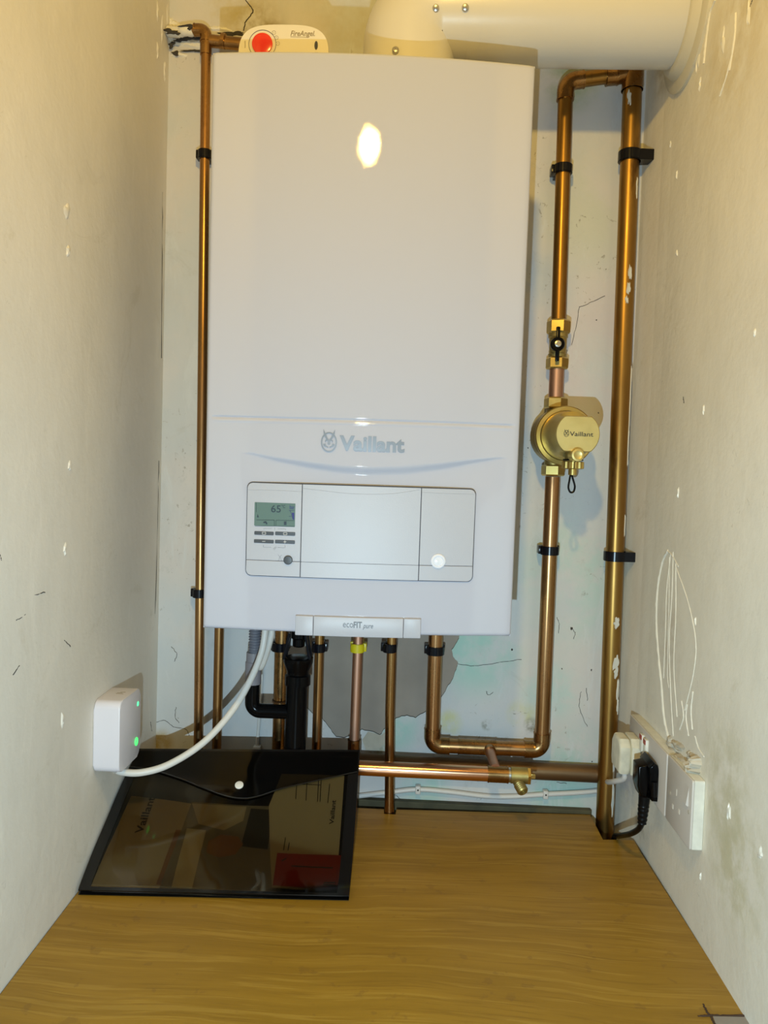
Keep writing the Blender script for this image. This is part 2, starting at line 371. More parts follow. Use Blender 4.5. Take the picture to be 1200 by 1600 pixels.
def PB(px, py, off=0.0): return P(px, py, YB-off)
def PR(px, py, off=0.0): return PX(px, py, XR-off)
def PL(px, py, off=0.0):
    x = -0.41
    for _ in range(4):
        q = PX(px, py, x+off); x = xl(q.y)
    return q
def patch(bm, c, u, v, n, rx, rz, h, seed, m=18, jag=0.35):
    """an irregular scab of filler standing h proud of a wall"""
    rnd = random.Random(seed); ph = [rnd.uniform(0, 6.28) for _ in range(4)]
    c = Vector(c); rim = []; mid = []
    for k in range(m):
        a = 2*PI*k/m
        s = 1+jag*(0.5*math.sin(2*a+ph[0])+0.35*math.sin(3*a+ph[1])+0.3*math.sin(5*a+ph[2])+0.2*rnd.uniform(-1, 1))
        d = u*math.cos(a)*rx*s+v*math.sin(a)*rz*s
        rim.append(bm.verts.new(c+d-n*0.0004)); mid.append(bm.verts.new(c+d*0.62+n*h*rnd.uniform(0.6, 1.1)))
    top = bm.verts.new(c+n*h)
    for k in range(m):
        j = (k+1) % m
        bm.faces.new((rim[k], rim[j], mid[j], mid[k])); bm.faces.new((mid[k], mid[j], top))
XA, YA, ZA = Vector((1, 0, 0)), Vector((0, 1, 0)), Vector((0, 0, 1))
def wob(pts, amp, seed, n=6):
    rnd = random.Random(seed); out = catmull(pts, n)
    return [p+Vector((rnd.uniform(-amp, amp), rnd.uniform(-amp, amp)*0.4, rnd.uniform(-amp, amp))) for p in out]

# bare grey plaster where the paint came away below the boiler
grey = [(500, 960), (478, 1000), (474, 1060), (477, 1103), (487, 1113), (503, 1121), (511, 1130), (519, 1143), (526, 1150), (538, 1152),
        (552, 1147), (566, 1139), (580, 1141), (594, 1147), (600, 1139), (612, 1126), (624, 1119), (636, 1117), (650, 1120), (660, 1113),
        (671, 1108), (682, 1098), (690, 1088), (698, 1074), (706, 1062), (710, 1052), (714, 1041), (716, 1034), (711, 1030), (707, 1024),
        (706, 1014), (712, 1005), (717, 996), (719, 975), (716, 960)]
def flat_patch(pts, off, mat, name, parent):
    bm = bmesh.new()
    a = [bm.verts.new(PB(x, y, off)) for x, y in pts]; b = [bm.verts.new(PB(x, y, -0.001)) for x, y in pts]
    bm.faces.new(a)
    for i in range(len(a)): bm.faces.new((a[i], a[(i+1) % len(a)], b[(i+1) % len(a)], b[i]))
    return obj(name, bm, mat, parent, smooth=0)
gp = []
rnd = random.Random(5)
for i in range(len(grey)):
    a, b = Vector(grey[i]), Vector(grey[(i+1) % len(grey)])
    for k in range(3): q = a.lerp(b, k/3); gp.append((q.x+rnd.uniform(-.7, .7), q.y+rnd.uniform(-.7, .7)))
flat_patch([(x, y+1.3) for x, y in gp], 0.0004, M['dark_edge'], 'plaster_edge', wb)
flat_patch(gp, 0.0009, M['grey_plaster'], 'bare_plaster', wb)
flat_patch([(575, 1143), (596, 1149), (606, 1140), (603, 1160), (590, 1172), (572, 1172), (566, 1156)], 0.0006, M['cream_plaster'], 'torn_lining_paper', wb)
# cracks of the back wall
bm = bmesh.new()
for i, pl in enumerate([[(380, -5), (388, 6), (395, 16), (391, 25), (384, 34), (380, 48)], [(700, 1034), (735, 1040), (775, 1036), (815, 1030)],
        [(908, 1080), (905, 1100), (910, 1120), (918, 1136)], [(244, 1128), (258, 1126), (270, 1135), (290, 1140), (296, 1150)],
        [(268, 1010), (276, 1022), (272, 1034)], [(275, 1105), (274, 1120), (280, 1130)], [(905, 480), (900, 510), (893, 540)],
        [(905, 480), (925, 472), (945, 462)], [(612, 1140), (600, 1155), (590, 1170)], [(608, 1150), (595, 1160), (575, 1166)], [(620, 1120), (606, 1146), (610, 1172)],
        [(870, 965), (874, 975), (872, 990)], [(892, 980), (899, 990), (896, 998)], [(760, 1080), (763, 1086), (770, 1082)], [(918, 1095), (916, 1075)], [(615, 1240), (628, 1250), (640, 1252)], [(870, 1222), (885, 1224)]]):
    tube(bm, wob([PB(x, y, 0.0) for x, y in pl], 0.0007, i), 0.0009 if i == 0 else 0.00045, 5)
obj('crack', bm, M['dark_edge'], wb)
bm = bmesh.new()
for i, (x, y, s) in enumerate([(535, 1056, 1), (578, 1074, .8), (636, 1021, 2), (800, 1015, 3), (893, 982, 4), (878, 1045, 2), (924, 1047, 2.5), (944, 1120, 2), (925, 1190, 2), (352, 560, 2), (912, 660, 3), (935, 645, 2), (825, 700, 2), (932, 500, 2)]):
    patch(bm, PB(x, y), XA, ZA, -YA, s*.0006, s*.0009, .0004, i, 8)
obj('pit_mark', bm, M['dark_edge'], wb)
# broken plaster round the old pipe at the top left
bm = bmesh.new()
for i, (x, y, rx, rz, h) in enumerate([(299, 69, .030, .0075, .004), (268, 40, .010, .014, .006), (262, 60, .008, .012, .006), (258, 82, .004, .018, .005), (340, 45, .020, .004, .002), (280, 86, .012, .004, .003)]):
    patch(bm, PB(x, y), XA, ZA, -YA, rx, rz, h, i+40, 30, .45)
obj('broken_plaster', bm, M['chip'], wb)
bm = bmesh.new()
for i, (x, y, rx, rz, o_) in enumerate([(296, 59, .024, .0030, .005), (318, 60, .012, .0040, .004), (300, 79, .020, .0014, .003), (268, 70, .005, .0050, .006), (274, 83, .007, .0030, .004), (306, 79, .008, .0022, .003), (356, 54, .018, .0035, .001), (372, 52, .012, .0026, .001), (282, 63, .010, .0026, .006)]):
    patch(bm, PB(x, y, o_), XA, ZA, -YA, rx, rz, .0006, i+20, 24, .6)
for i, (x, y, rx, rz) in enumerate([(266, 49, .010, .0042), (291, 40, .010, .0022), (275, 51, .006, .0030), (297, 43, .004, .0035)]):
    patch(bm, P(x, y, YB-.0305), XA, ZA, -YA, rx, rz, .0012, i+120, 22, .6)
obj('broken_plaster_hollow', bm, M['dark_edge'], wb)
# filler scabs, drips and scratches of the side walls
bm = bmesh.new()
for i, (x, y, rx, rz) in enumerate([(101, 858, .004, .006), (104, 330, .007, .012), (106, 392, .005, .007), (108, 728, .003, .007), (97, 1125, .003, .012), (256, 590, .004, .02), (253, 45, .006, .02), (246, 80, .004, .015), (257, 110, .004, .02), (262, 28, .008, .02), (246, 20, .005, .014)]):
    patch(bm, PL(x, y), YA, ZA, XA, rx, rz, .0016, i, 16, .5)
obj('filler_scab', bm, M['wall_left'], wl)
bm = bmesh.new()
for i, (x, y, rx, rz) in enumerate([(1139, 1268, .005, .013), (1188, 1334, .006, .007), (1087, 970, .003, .006), (1095, 1370, .002, .006), (1100, 640, .003, .008), (1060, 770, .004, .010), (1058, 395, .004, .006), (1048, 225, .004, .008), (1058, 272, .003, .006), (1094, 130, .006, .010), (1130, 60, .01, .02), (1090, 95, .012, .02), (1170, 20, .006, .02), (1086, 20, .006, .02), (1028, 210, .005, .008), (1180, 520, .003, .006)]):
    patch(bm, PR(x, y), YA, ZA, -XA, rx*(.8 if i < 2 else .6), rz*(.9 if i < 2 else .75), .0016, i+60, 16, .7)
obj('filler_scab', bm, M['scab'], wr)
bm = bmesh.new()
for i, (x, y, rx, rz, h) in enumerate([(1088, 1200, .011, .008, .013), (1093, 1190, .006, .006, .012), (1068, 1186, .02, .004, .008), (1052, 1176, .016, .005, .009), (1060, 1165, .02, .006, .005), (1048, 1160, .012, .006, .005), (1080, 1180, .010, .006, .004)]):
    patch(bm, PR(x, y), YA, ZA, -XA, rx, rz, h, i+90, 20, .6)
obj('broken_filler', bm, M['cream_plaster'], wr)
bm = bmesh.new()
drips = [([(1044, 860), (1035, 880), (1028, 920), (1026, 970), (1029, 1020), (1034, 1070), (1038, 1120), (1046, 1158)], .0016),
         ([(1048, 865), (1042, 920), (1040, 980), (1037, 1060)], .0005), ([(1052, 862), (1050, 930), (1046, 1000), (1048, 1080), (1052, 1150)], .0006),
         ([(1056, 880), (1056, 960), (1053, 1040), (1058, 1120)], .0006), ([(1046, 870), (1045, 960), (1043, 1050), (1045, 1075)], .0004),
         ([(1056, 885), (1075, 940), (1087, 1000), (1084, 1050), (1070, 1110)], .0006), ([(1083, 1080), (1080, 1110), (1082, 1140)], .0009),
         ([(1062, 1140), (1068, 1120), (1065, 1095)], .0007), ([(1076, 1150), (1072, 1120), (1074, 1100)], .0008), ([(1086, 1150), (1092, 1170), (1100, 1182)], .0008)]
drips += [([(1042, 860), (1050, 868), (1060, 885)], .0008), ([(1100, 100), (1104, 60), (1110, 20), (1118, 0)], .0014), ([(1140, 110), (1148, 60), (1150, 20)], .0012), ([(1125, 150), (1135, 120), (1143, 90)], .0010), ([(1078, 60), (1070, 100), (1050, 135)], .0016)]
for i, (pl, r) in enumerate(drips): tube(bm, wob([PR(x, y, 0.0001) for x, y in pl], r*0.25, i, 10), r*1.15, 6)
obj('plaster_drip', bm, M['chip'], wr)
bm = bmesh.new()
for i, pl in enumerate([[(998, 306), (994, 318)], [(977, 930), (974, 944)], [(1176, 0), (1172, 10)], [(1068, 620), (1069, 630)]]):
    tube(bm, wob([PR(x, y, 0.0) for x, y in pl], .0004, i), .0006, 5)
obj('scuff', bm, M['dark_edge'], wr)
bm = bmesh.new()
for i, pl in enumerate([[(235, 1128), (237, 1142)], [(54, 930), (70, 925)], [(100, 1000), (110, 1010)], [(0, 866), (2, 876)], [(254, 300), (253, 420), (252, 560)], [(248, 720), (246, 830), (242, 960)], [(30, 1040), (20, 1055)], [(40, 960), (25, 970)]]):
    tube(bm, wob([PL(x, y, 0.0) for x, y in pl], .0005, i), .0005, 5)
obj('scuff', bm, M['dark_edge'], wl)

# ------------------------------------------------------------------ worktop
ZT = 0.90
def tz(px, py): q = PZ(px, py, ZT); return (q.x, q.y)
edge = [(XR-.0015, 0.45), (XR-.0015, 0.752), tz(1163, 1588), tz(1160, 1580), tz(1000, 1330), tz(990, 1313), tz(962, 1312), tz(942, 1312), tz(933, 1294), tz(922, 1273)]
pxn = P(610, 1250, 1.199)
edge += [(pxn.x+.010, 1.208), (pxn.x+.009, 1.190), (pxn.x-.009, 1.190), (pxn.x-.010, 1.207)]
edge += [(0.30-.62, 1.205), (xl(1.2)+.002, 1.203), (xl(0.9)+.0015, 0.9), (xl(0.45)+.0015, 0.45)]
wt = thing('worktop', 'oak effect laminate worktop filling the cupboard width below the boiler', 'worktop', (0, 0.8, ZT-0.03))
obj('board', prism(bmesh.new(), edge, 'xy', ZT-0.03, ZT-0.0012), M['wood_edge'], wt, smooth=0, label='dark raw edge of the board')
obj('laminate_surface', prism(bmesh.new(), edge, 'xy', ZT-0.0012, ZT), M['wood'], wt, smooth=0)
bm = bmesh.new()
for pl in [[(1099, 1569), (1104, 1580), (1112, 1592), (1118, 1604)], [(1091, 1588), (1104, 1588), (1125, 1587), (1165, 1588)]]:
    tube(bm, wob([PZ(x, y, ZT) for x, y in pl], .0006, 3), .0011, 5)
obj('split', bm, M['wood_edge'], wt)
prism(b2 := bmesh.new(), [tz(1114, 1589), tz(1166, 1590), tz(1180, 1620), tz(1125, 1620)], 'xy', ZT, ZT+.0008)
obj('corner_repair', b2, M['grey_plaster'], wt, smooth=0, label='grey filler in the chipped corner')
bt = bmesh.new()
box(bt, (xl(.8)+.002, 0.46, ZT-.075), (XR-.002, 0.50, ZT-.03))
obj('front_batten', bt, M['wood_edge'], wt, smooth=0)
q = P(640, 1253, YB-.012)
bt = bmesh.new(); box(bt, (xl(1.2)+.002, YB-.012, ZT-.09), (P(925, 1260, YB-.012).x, YB-.0003, q.z), .001)  # added strip, coloured as the shadow band behind the worktop's back edge
obj('back_shadow_strip', bt, M['shadow_strip'], wt, smooth=0, label='dark strip standing in for the shadow on the wall behind the board')
for s, n in ((xl(.8)+.0135, 'l'), (XR-.0125, 'r')):
    bt = bmesh.new(); box(bt, (s-.011, 0.50, ZT-.075), (s+.011, 1.19, ZT-.03)); obj('side_batten', bt, M['wood_edge'], wt, smooth=0)

# ------------------------------------------------------------------ boiler
BW, BH, BD = 0.39, 0.7013, 0.265
boil = thing('boiler', 'large white wall hung gas boiler with a control panel and silver lettering', 'boiler', (-0.0675, 0.9469+0.0138, CZ+0.505-BH))
boil.rotation_euler = (0.0197, 0, 0.0587)
BM = Matrix.Translation(boil.location) @ boil.rotation_euler.to_matrix().to_4x4(); BI = BM.inverted()
def bow(x): return 0.0125*(1-(x/0.195)**2)
def B(px, py):
    """pixel on the boiler's bowed face -> its own x, z"""
    o = BI @ Vector((0, 0, CZ)); d = (BI.to_3x3() @ ray(px, py)); y = -0.006
    for _ in range(6):
        t = (y-o.y)/d.y; q = o+d*t; y = -bow(q.x)
    return q.x, q.z
def bendx(bm, off):
    """a flat part laid in x/z with local depth y is set on the bowed face"""
    for v in bm.verts: v.co.y += -bow(v.co.x)-off
    return bm
def slices(bm, n=24):
    xs = [v.co.x for v in bm.verts]; a, b = min(xs), max(xs)
    k = max(1, int((b-a)/0.39*n))
    for i in range(1, k):
        bmesh.ops.bisect_plane(bm, geom=bm.verts[:]+bm.edges[:]+bm.faces[:], plane_co=(a+(b-a)*i/k, 0, 0), plane_no=(1, 0, 0))
    return bm
def interp(tab, x):
    if x <= tab[0][0]: return tab[0][1]
    for (x0, y0), (x1, y1) in zip(tab, tab[1:]):
        if x <= x1: return y0+(y1-y0)*(x-x0)/(x1-x0)
    return tab[-1][1]
def sm(t): t = max(0, min(1, t)); return t*t*(3-2*t)
groove = [B(x, y) for x, y in ((335, 651), (450, 654), (570, 657), (700, 661), (800, 665))]
top_c = [B(x, y) for x, y in ((385, 706), (430, 714), (480, 721), (530, 727), (578, 729.5), (630, 728), (690, 723), (740, 717), (785, 714))]
bot_c = [B(x, y) for x, y in ((385, 709), (430, 722), (480, 733), (530, 741), (578, 744), (630, 743), (690, 736), (740, 726), (785, 717))]
def relief(x, z):
    h = bow(x)
    g = interp(groove, x)
    if groove[0][0] < x < groove[-1][0]:
        h -= 0.0016*math.exp(-((z-g)/0.0013)**2)
        h += 0.0006*math.exp(-((z-g+0.0042)/0.0015)**2)
    if top_c[0][0] < x < top_c[-1][0]:
        a, b = interp(top_c, x), interp(bot_c, x); w_ = max(a-b, 1e-4); k = min(1, w_/0.010)
        if z < a+0.001:
            s = sm((a-z+0.0003)/w_) if z > b else 1.0
            rec = sm((b-z)/0.060)
            h -= 0.0058*k*s*(1-rec)
    return h
zs = []
z = 0.0; gz = sum(p[1] for p in groove)/len(groove)
while z < BH:
    zs.append(z)
    if z < 0.006 or z > BH-0.008: z += 0.0012
    elif abs(z-gz) < 0.016: z += 0.00065
    elif bot_c[4][1]-0.008 < z < top_c[0][1]+0.006: z += 0.0007
    else: z += 0.006
zs.append(BH)
xs = []; x = -BW/2
while x < BW/2:
    xs.append(x); x += 0.0011 if abs(x) > BW/2-0.007 else 0.0052
xs.append(BW/2)
bm = bmesh.new(); rr = 0.005; grid = []
for z in zs:
    row = []
    for x in xs:
        e = min(BW/2-abs(x), z, BH-z)
        dx = max(0, rr-(BW/2-abs(x))); dz = max(0, rr-min(z, BH-z)); d = min(rr, math.hypot(dx, dz))
        row.append(bm.verts.new((x, -relief(x, z)+(rr-math.sqrt(max(0, rr*rr-d*d))), z)))
    grid.append(row)
for i in range(len(zs)-1):
    for j in range(len(xs)-1): bm.faces.new((grid[i][j], grid[i][j+1], grid[i+1][j+1], grid[i+1][j]))
rim = [grid[0][j] for j in range(len(xs))]+[grid[i][-1] for i in range(1, len(zs))]+[grid[-1][j] for j in range(len(xs)-2, -1, -1)]+[grid[i][0] for i in range(len(zs)-2, 0, -1)]
bk = [bm.verts.new((v.co.x, 0.02, v.co.z)) for v in rim]
for i in range(len(rim)): bm.faces.new((rim[i], rim[(i+1) % len(rim)], bk[(i+1) % len(rim)], bk[i]))
front = obj('front_panel', bm, M['white_metal'], boil, local=True, smooth=50)
bm = bmesh.new(); box(bm, (-BW/2+.0015, 0.0201, 0.0015), (BW/2-.0015, BD, BH-.0015), 0.002)
obj('casing', bm, M['white_metal'], boil, local=True)
# control panel
def corner_box(tl, tr, br, bl):
    c = [B(*p) for p in (tl, tr, br, bl)]
    return (c[0][0]+c[3][0])/2, (c[2][1]+c[3][1])/2, (c[1][0]+c[2][0])/2, (c[0][1]+c[1][1])/2
cx0, cz0, cx1, cz1 = corner_box((387, 754), (742, 765), (738, 908), (385, 898))
prism(bm := bmesh.new(), rrect(cx0-.0009, cz0-.0008, cx1+.0009, cz1+.0012, .0072), 'xz', -.0012, .006)
cp = obj('control_panel', bendx(slices(bm), 0.0), M['gap'], boil, local=True, smooth=30, label='dark seam round the control doors')
d1 = (B(473, 760)[0]+B(469, 900)[0])/2; d2 = (B(658, 763)[0]+B(654, 906)[0])/2
ztop = B(560, 772)[1]; zlow = (B(560, 879)[1]+B(420, 877)[1])/2
def door(name, x0, x1, rl, rright):
    parts = []
    for a, b, nm in ((zlow+.00025, cz1, name), (cz0, zlow-.00025, 'lower_strip')):
        poly = rrect(x0, a, x1, b, .0063 if (rl or rright) else .0004, 5)
        if rl or rright:                     # round only the outer corners
            r = .0063; q = []
            top, botm = nm == name, nm != name
            def crn(cx, cz, sx, sz, rnd_, a0):
                if rnd_: return [(cx-sx*r+r*math.cos(R(a0+90*k/5)), cz-sz*r+r*math.sin(R(a0+90*k/5))) for k in range(6)]
                return [(cx, cz)]
            q += crn(x1, b, 1, 1, top and rright, 0)+crn(x0, b, -1, 1, top and rl, 90)+crn(x0, a, -1, -1, botm and rl, 180)+crn(x1, a, 1, -1, botm and rright, 270)
            poly = q
        bm = prism(bmesh.new(), poly, 'xz', -.0022, .003, 0.0004, 1)
        parts.append(obj(nm, bendx(slices(bm), 0.0), M['white_plastic'], cp, local=True, smooth=30))
    return parts[0]
fascia = door('display_fascia', cx0, d1-.0005, True, False)
mdoor = door('centre_door', d1+.0005, d2-.0005, False, False)
rdoor = door('right_door', d2+.0005, cx1, False, True)
OFF = 0.0022
def on_face(bm, name, mat, parent, off=OFF): return obj(name, bendx(bm, off), mat, parent, local=True, smooth=30)
def facepoly(pts, th=.0004): return prism(bmesh.new(), [B(*p) for p in pts][::-1], 'xz', -th, 0.0)
# fine moulding lines on doors
bm = bmesh.new()
def strip(bm, pts, r=.00025):
    q = catmull([Vector((B(*p)[0], 0, B(*p)[1])) for p in pts], 6); tube(bm, q, r, 5); return bm
strip(bm, [(388, 765), (430, 766), (472, 768)]); on_face(bm, 'moulding_line', M['seam'], fascia, OFF-.0001)
bm = strip(bmesh.new(), [(474, 763), (500, 766), (540, 770.5), (575, 772), (615, 771), (656, 765)]); on_face(bm, 'moulding_line', M['seam'], mdoor, OFF-.0001)
bm = strip(bmesh.new(), [(659, 769), (700, 771), (740, 772)]); on_face(bm, 'moulding_line', M['seam'], rdoor, OFF-.0001)
# display
lx0, lz0, lx1, lz1 = corner_box((398, 785), (462, 786), (461, 822), (398, 822))
disp = on_face(prism(bmesh.new(), rrect(lx0, lz0, lx1, lz1, .0006, 2), 'xz', -.0004, 0), 'display', M['lcd'], fascia, OFF)
def place(bm, x, z, depth=True):
    for v in bm.verts: v.co = Vector((v.co.x+x, -v.co.z, v.co.y+z))
    return bm
DO = OFF+.0004
def at_face(s, px0, px1, pbase, pcap, mat, name, parent, off=DO, bold=0.0, shear=0.0):
    x0, z0 = B(px0, pbase); x1, _ = B(px1, pbase); _, z1 = B(px0, pcap)
    return on_face(place(text_bm(s, x1-x0, z1-z0, bold, shear), x0, z0), name, mat, parent, off)
at_face('65', 424, 439, 800, 789, M['lcd_dark'], 'digits', disp, bold=0.0)
at_face('°C', 440.5, 446, 793.5, 788.5, M['lcd_dark'], 'unit_mark', disp)
at_face('bar', 453, 460.5, 795, 789, M['lcd_blue'], 'pressure_mark', disp)
on_face(facepoly([(456.2, 801), (460, 801), (460, 812), (458.4, 812)], .0003), 'pressure_gauge', M['lcd_blue'], disp, DO)
bm = strip(bmesh.new(), [(453, 797), (455, 801), (457.8, 811)], .00018); strip(bm, [(452, 797.5), (460, 797.5)], .00015); strip(bm, [(452, 806.5), (456, 806.5)], .00015)
on_face(bm, 'gauge_outline', M['lcd_blue'], disp, DO)
bm = bmesh.new()
for pl in [[(401, 812), (429, 812.4)], [(432, 812.6), (460, 813)], [(429, 812.5), (429, 821.5)], [(431.5, 812.5), (431.5, 821.5)], [(399, 821.6), (460, 822)], [(401, 785), (401, 800)]]: strip(bm, pl, .00020)
on_face(bm, 'frame_lines', M['lcd_dark'], disp, DO)
for pl in ([(412, 815), (416, 814), (418, 817), (418, 819), (416, 819), (415.5, 817), (412, 817)], [(444, 814.5), (448, 814.5), (448, 820), (444, 820)], [(402, 808), (403, 803), (405, 808)]):
    on_face(facepoly(pl, .0003), 'symbol', M['lcd_dark'], disp, DO)
for (a, b, c, d) in ((398, 829.5, 428, 836.2), (430.5, 830.2, 461.5, 836.9), (397.4, 842.2, 428, 848.8), (430.2, 843, 461, 849.6)):
    x0, z1 = B(a, b); x1, z0 = B(c, d)
    bt = on_face(prism(bmesh.new(), rrect(x0, z0, x1, z1, .0009, 3), 'xz', -.0009, 0, .0003, 1), 'button', M['knob_dark'], fascia, OFF)
    mx, mz = (a+c)/2, (b+d)/2; bm = bmesh.new()
    if b < 840:
        for pl in [[(mx-2.6, mz-1.7), (mx+2.6, mz-1.7)], [(mx+2.6, mz-1.7), (mx+2.6, mz+1.7)], [(mx+2.6, mz+1.7), (mx-2.6, mz+1.7)], [(mx-2.6, mz+1.7), (mx-2.6, mz-1.7)]]: strip(bm, pl, .00022)
    else:
        strip(bm, [(mx-2.4, mz), (mx+2.4, mz)], .00025)
        if a > 420: strip(bm, [(mx, mz-2.3), (mx, mz+2.3)], .00025)
    on_face(bm, 'button_symbol', M['print_white'], bt, OFF+.0009)
bm = bmesh.new()
for pl in [[(413, 827), (413, 825.6), (425, 825.6)], [(434, 826), (446, 826.4), (446, 828)], [(429.5, 824), (429.5, 828)], [(412.4, 851), (412.4, 854.5), (424, 854.8)], [(434, 855), (445.3, 855.4), (445.3, 851.5)], [(427, 858), (431, 853.5)], [(428.6, 859), (432.4, 854.5)],
           [(434.5, 866.5), (437, 869), (436, 875), (434.5, 875.4)], [(441, 866.5), (438.5, 869), (439.6, 875), (441, 875.4)], [(437, 870), (438.6, 870)]]: strip(bm, [p for p in pl], .00016)
on_face(bm, 'printed_symbols', M['print_grey'], fascia, OFF)
bx, bz = B(450.5, 874.5)
kb = bmesh.new(); lathe(kb, (bx, 0, bz), (0, -1, 0), [(0, .0056), (.0022, .0056), (.0030, .0048), (.0032, .002), (.0032, 0)], 32)
on_face(kb, 'reset_button', M['knob_dark'], fascia, OFF-.0002)
bx, bz = B(684.5, 876.5)
kb = bmesh.new(); lathe(kb, (bx, 0, bz), (0, -1, 0), [(0, .0092), (.0016, .0092), (.0026, .0080), (.0026, .0064), (.0016, .0058), (.0022, .004), (.0026, 0)], 36)
on_face(kb, 'round_window', M['knob_clear'], rdoor, OFF-.0002)
# nameplate
nx0, nz0, nx1, nz1 = corner_box((462, 961), (657, 965), (657, 994), (462, 990))
nx = [nx0, B(490, 975)[0], B(630, 978)[0], nx1]
for i, nm in enumerate(('end_cap', 'name_plate', 'end_cap')):
    a, b = nx[i]+(.0002 if i else 0), nx[i+1]-(.0002 if i < 2 else 0)
    bm = prism(bmesh.new(), rrect(a, nz0-.001, b, nz1, .0012, 3), 'xz', -.0065, .012, .0009, 2)
    o = obj(nm, bendx(slices(bm), 0), M['white_plastic'], boil, local=True, smooth=30)
    if i == 1: npl = o
at_face('eco', 536, 552, 978.3, 971.5, M['print_grey'], 'lettering', npl, .0065)
at_face('FIT', 552.5, 565.5, 979, 969.5, M['print_grey'], 'lettering', npl, .0065, bold=.03)
at_face('pure', 567, 583, 979.6, 974.5, M['print_grey'], 'lettering', npl, .0065, bold=.01, shear=.3)
# lettering and emblem
def emblem(bm, cx, cz, k, th):
    """hare's head in an upright ring, about 2k high"""
    def pr(pts, s=1):
        a = [(cx+s*x*k, cz+z*k) for x, z in pts]; prism(bm, a, 'xz', -th, 0)
    n = 28; ring_o = [(0.72*math.cos(2*PI*i/n), -0.08+0.90*math.sin(2*PI*i/n)) for i in range(n)]
    ring_i = [(0.60*math.cos(2*PI*i/n), -0.08+0.78*math.sin(2*PI*i/n)) for i in range(n)]
    for i in range(n):
        j = (i+1) % n; pr([ring_o[i], ring_o[j], ring_i[j], ring_i[i]])
    for s in (-1, 1):
        pr([(.06, .16), (.16, .34), (.34, .72), (.52, 1.06), (.50, .70), (.40, .42), (.26, .20)], s)
        pr([(.12, .20), (.36, .08), (.34, -.08), (.30, -.12), (.28, .02), (.16, .06), (.10, -.02), (.12, -.22), (.02, -.34), (.02, .20)], s)
        pr([(.30, -.20), (.52, -.26), (.44, -.44), (.24, -.52), (.06, -.58), (.04, -.50), (.22, -.42), (.28, -.34)], s)
    return bm
ex, ez = B(514, 689.5); k = (B(514, 672)[1]-ez)
on_face(emblem(bmesh.new(), ex, ez, k*1.0, .0008), 'emblem', M['silver'], boil, 0.0001)
at_face('Vaillant', 530, 632, 703, 680, M['silver'], 'lettering', boil, 0.0003, bold=.035)

# ------------------------------------------------------------------ flue
FY = 1.085
zc = P(960, 100, FY).z+.0625
xL = P(568, 74, FY).x; fx = xL+.0625
fl = thing('flue_pipe', 'fat white horizontal flue pipe above the boiler running into the right wall', 'flue pipe', (fx, FY, CZ+.505))
pts = fillet([(fx, FY, CZ+.509), (fx, FY, zc), (fx+.105, FY, zc)], .045, 14)
rad = [.0625]*len(pts)
obj('elbow', tube(bmesh.new(), pts, rad, 48), M['flue_white'], fl, smooth=40)
xs_ = P(733, 35, FY-.06).x
obj('sleeve', tube(bmesh.new(), [(fx+.095, FY, zc), (xs_, FY, zc)], .0632, 48), M['flue_white'], fl)
obj('pipe', tube(bmesh.new(), [(xs_-.002, FY, zc), (XR-.001, FY, zc)], .0622, 48), M['flue_white'], fl)
bm = bmesh.new(); lathe(bm, (XR, FY, zc), (-1, 0, 0), [(0, .092), (.004, .092), (.006, .088), (.007, .076), (.016, .070), (.018, .066), (.018, .062)], 48)
obj('wall_seal', bm, M['seal'], fl, smooth=40)
def screw(px, py, parent):
    q = P(px, py, FY-.06); dz = q.z-zc; y = FY-math.sqrt(max(1e-6, .0635**2-dz*dz))
    q = P(px, py, y); n = Vector((0, y-FY, q.z-zc)).normalized()
    bm = bmesh.new(); lathe(bm, q-n*.001, n, [(0, .0045), (.002, .0045), (.0035, .0035), (.004, .0015), (.003, .0008), (.003, 0)], 16)
    obj('screw', bm, M['steel'], parent)
screw(681, 13, fl); screw(727, 12, fl)
q = P(618, 79, FY-.06); bm = bmesh.new(); lathe(bm, P(618, 79, FY-.0615), (0, -1, 0), [(0, .0045), (.002, .0045), (.0035, .0035), (.004, .0015), (.003, 0)], 16)
obj('screw', bm, M['steel'], fl)

# ------------------------------------------------------------------ carbon monoxide alarm
AY = 1.004
a0 = P(373, 60, AY); a1 = P(514, 60, AY); at_ = P(445, 38.5, AY).z
al = thing('carbon_monoxide_alarm', 'white carbon monoxide alarm with a red round button on top of the boiler', 'alarm', ((a0.x+a1.x)/2, AY+.015, CZ+.505))
W_, tp = (a1.x-a0.x), at_
outl = []
for k in range(41):
    a = PI*k/40; c, s = math.cos(a), math.sin(a)
    e = 2/3.4
    outl.append(((a0.x+a1.x)/2+W_/2*math.copysign(abs(c)**e, c), (tp-.045)+.045*abs(s)**e))
bot = [((a0.x+a1.x)/2-W_/2+.004, CZ+.5035), ((a0.x+a1.x)/2+W_/2-.004, CZ+.5035)]
obj('body', prism(bmesh.new(), outl+bot, 'xz', AY, AY+.032, .004, 3), M['alarm'], al, smooth=40)
bc = P(410, 69, AY)
bm = bmesh.new(); lathe(bm, (bc.x, AY+.002, bc.z), (0, -1, 0), [(0, .0135), (.004, .0132), (.005, .010), (.0045, 0)], 32)
bm2 = obj('button', bm, M['red'], al, label='red round test button')
bm = bmesh.new(); n = 40
tube(bm, [(bc.x+.0176*math.cos(2*PI*i/n), AY-.0002, bc.z+.0176*math.sin(2*PI*i/n)) for i in range(n+1)], .0004, 5); obj('button_ring', bm, M['print_grey'], al)
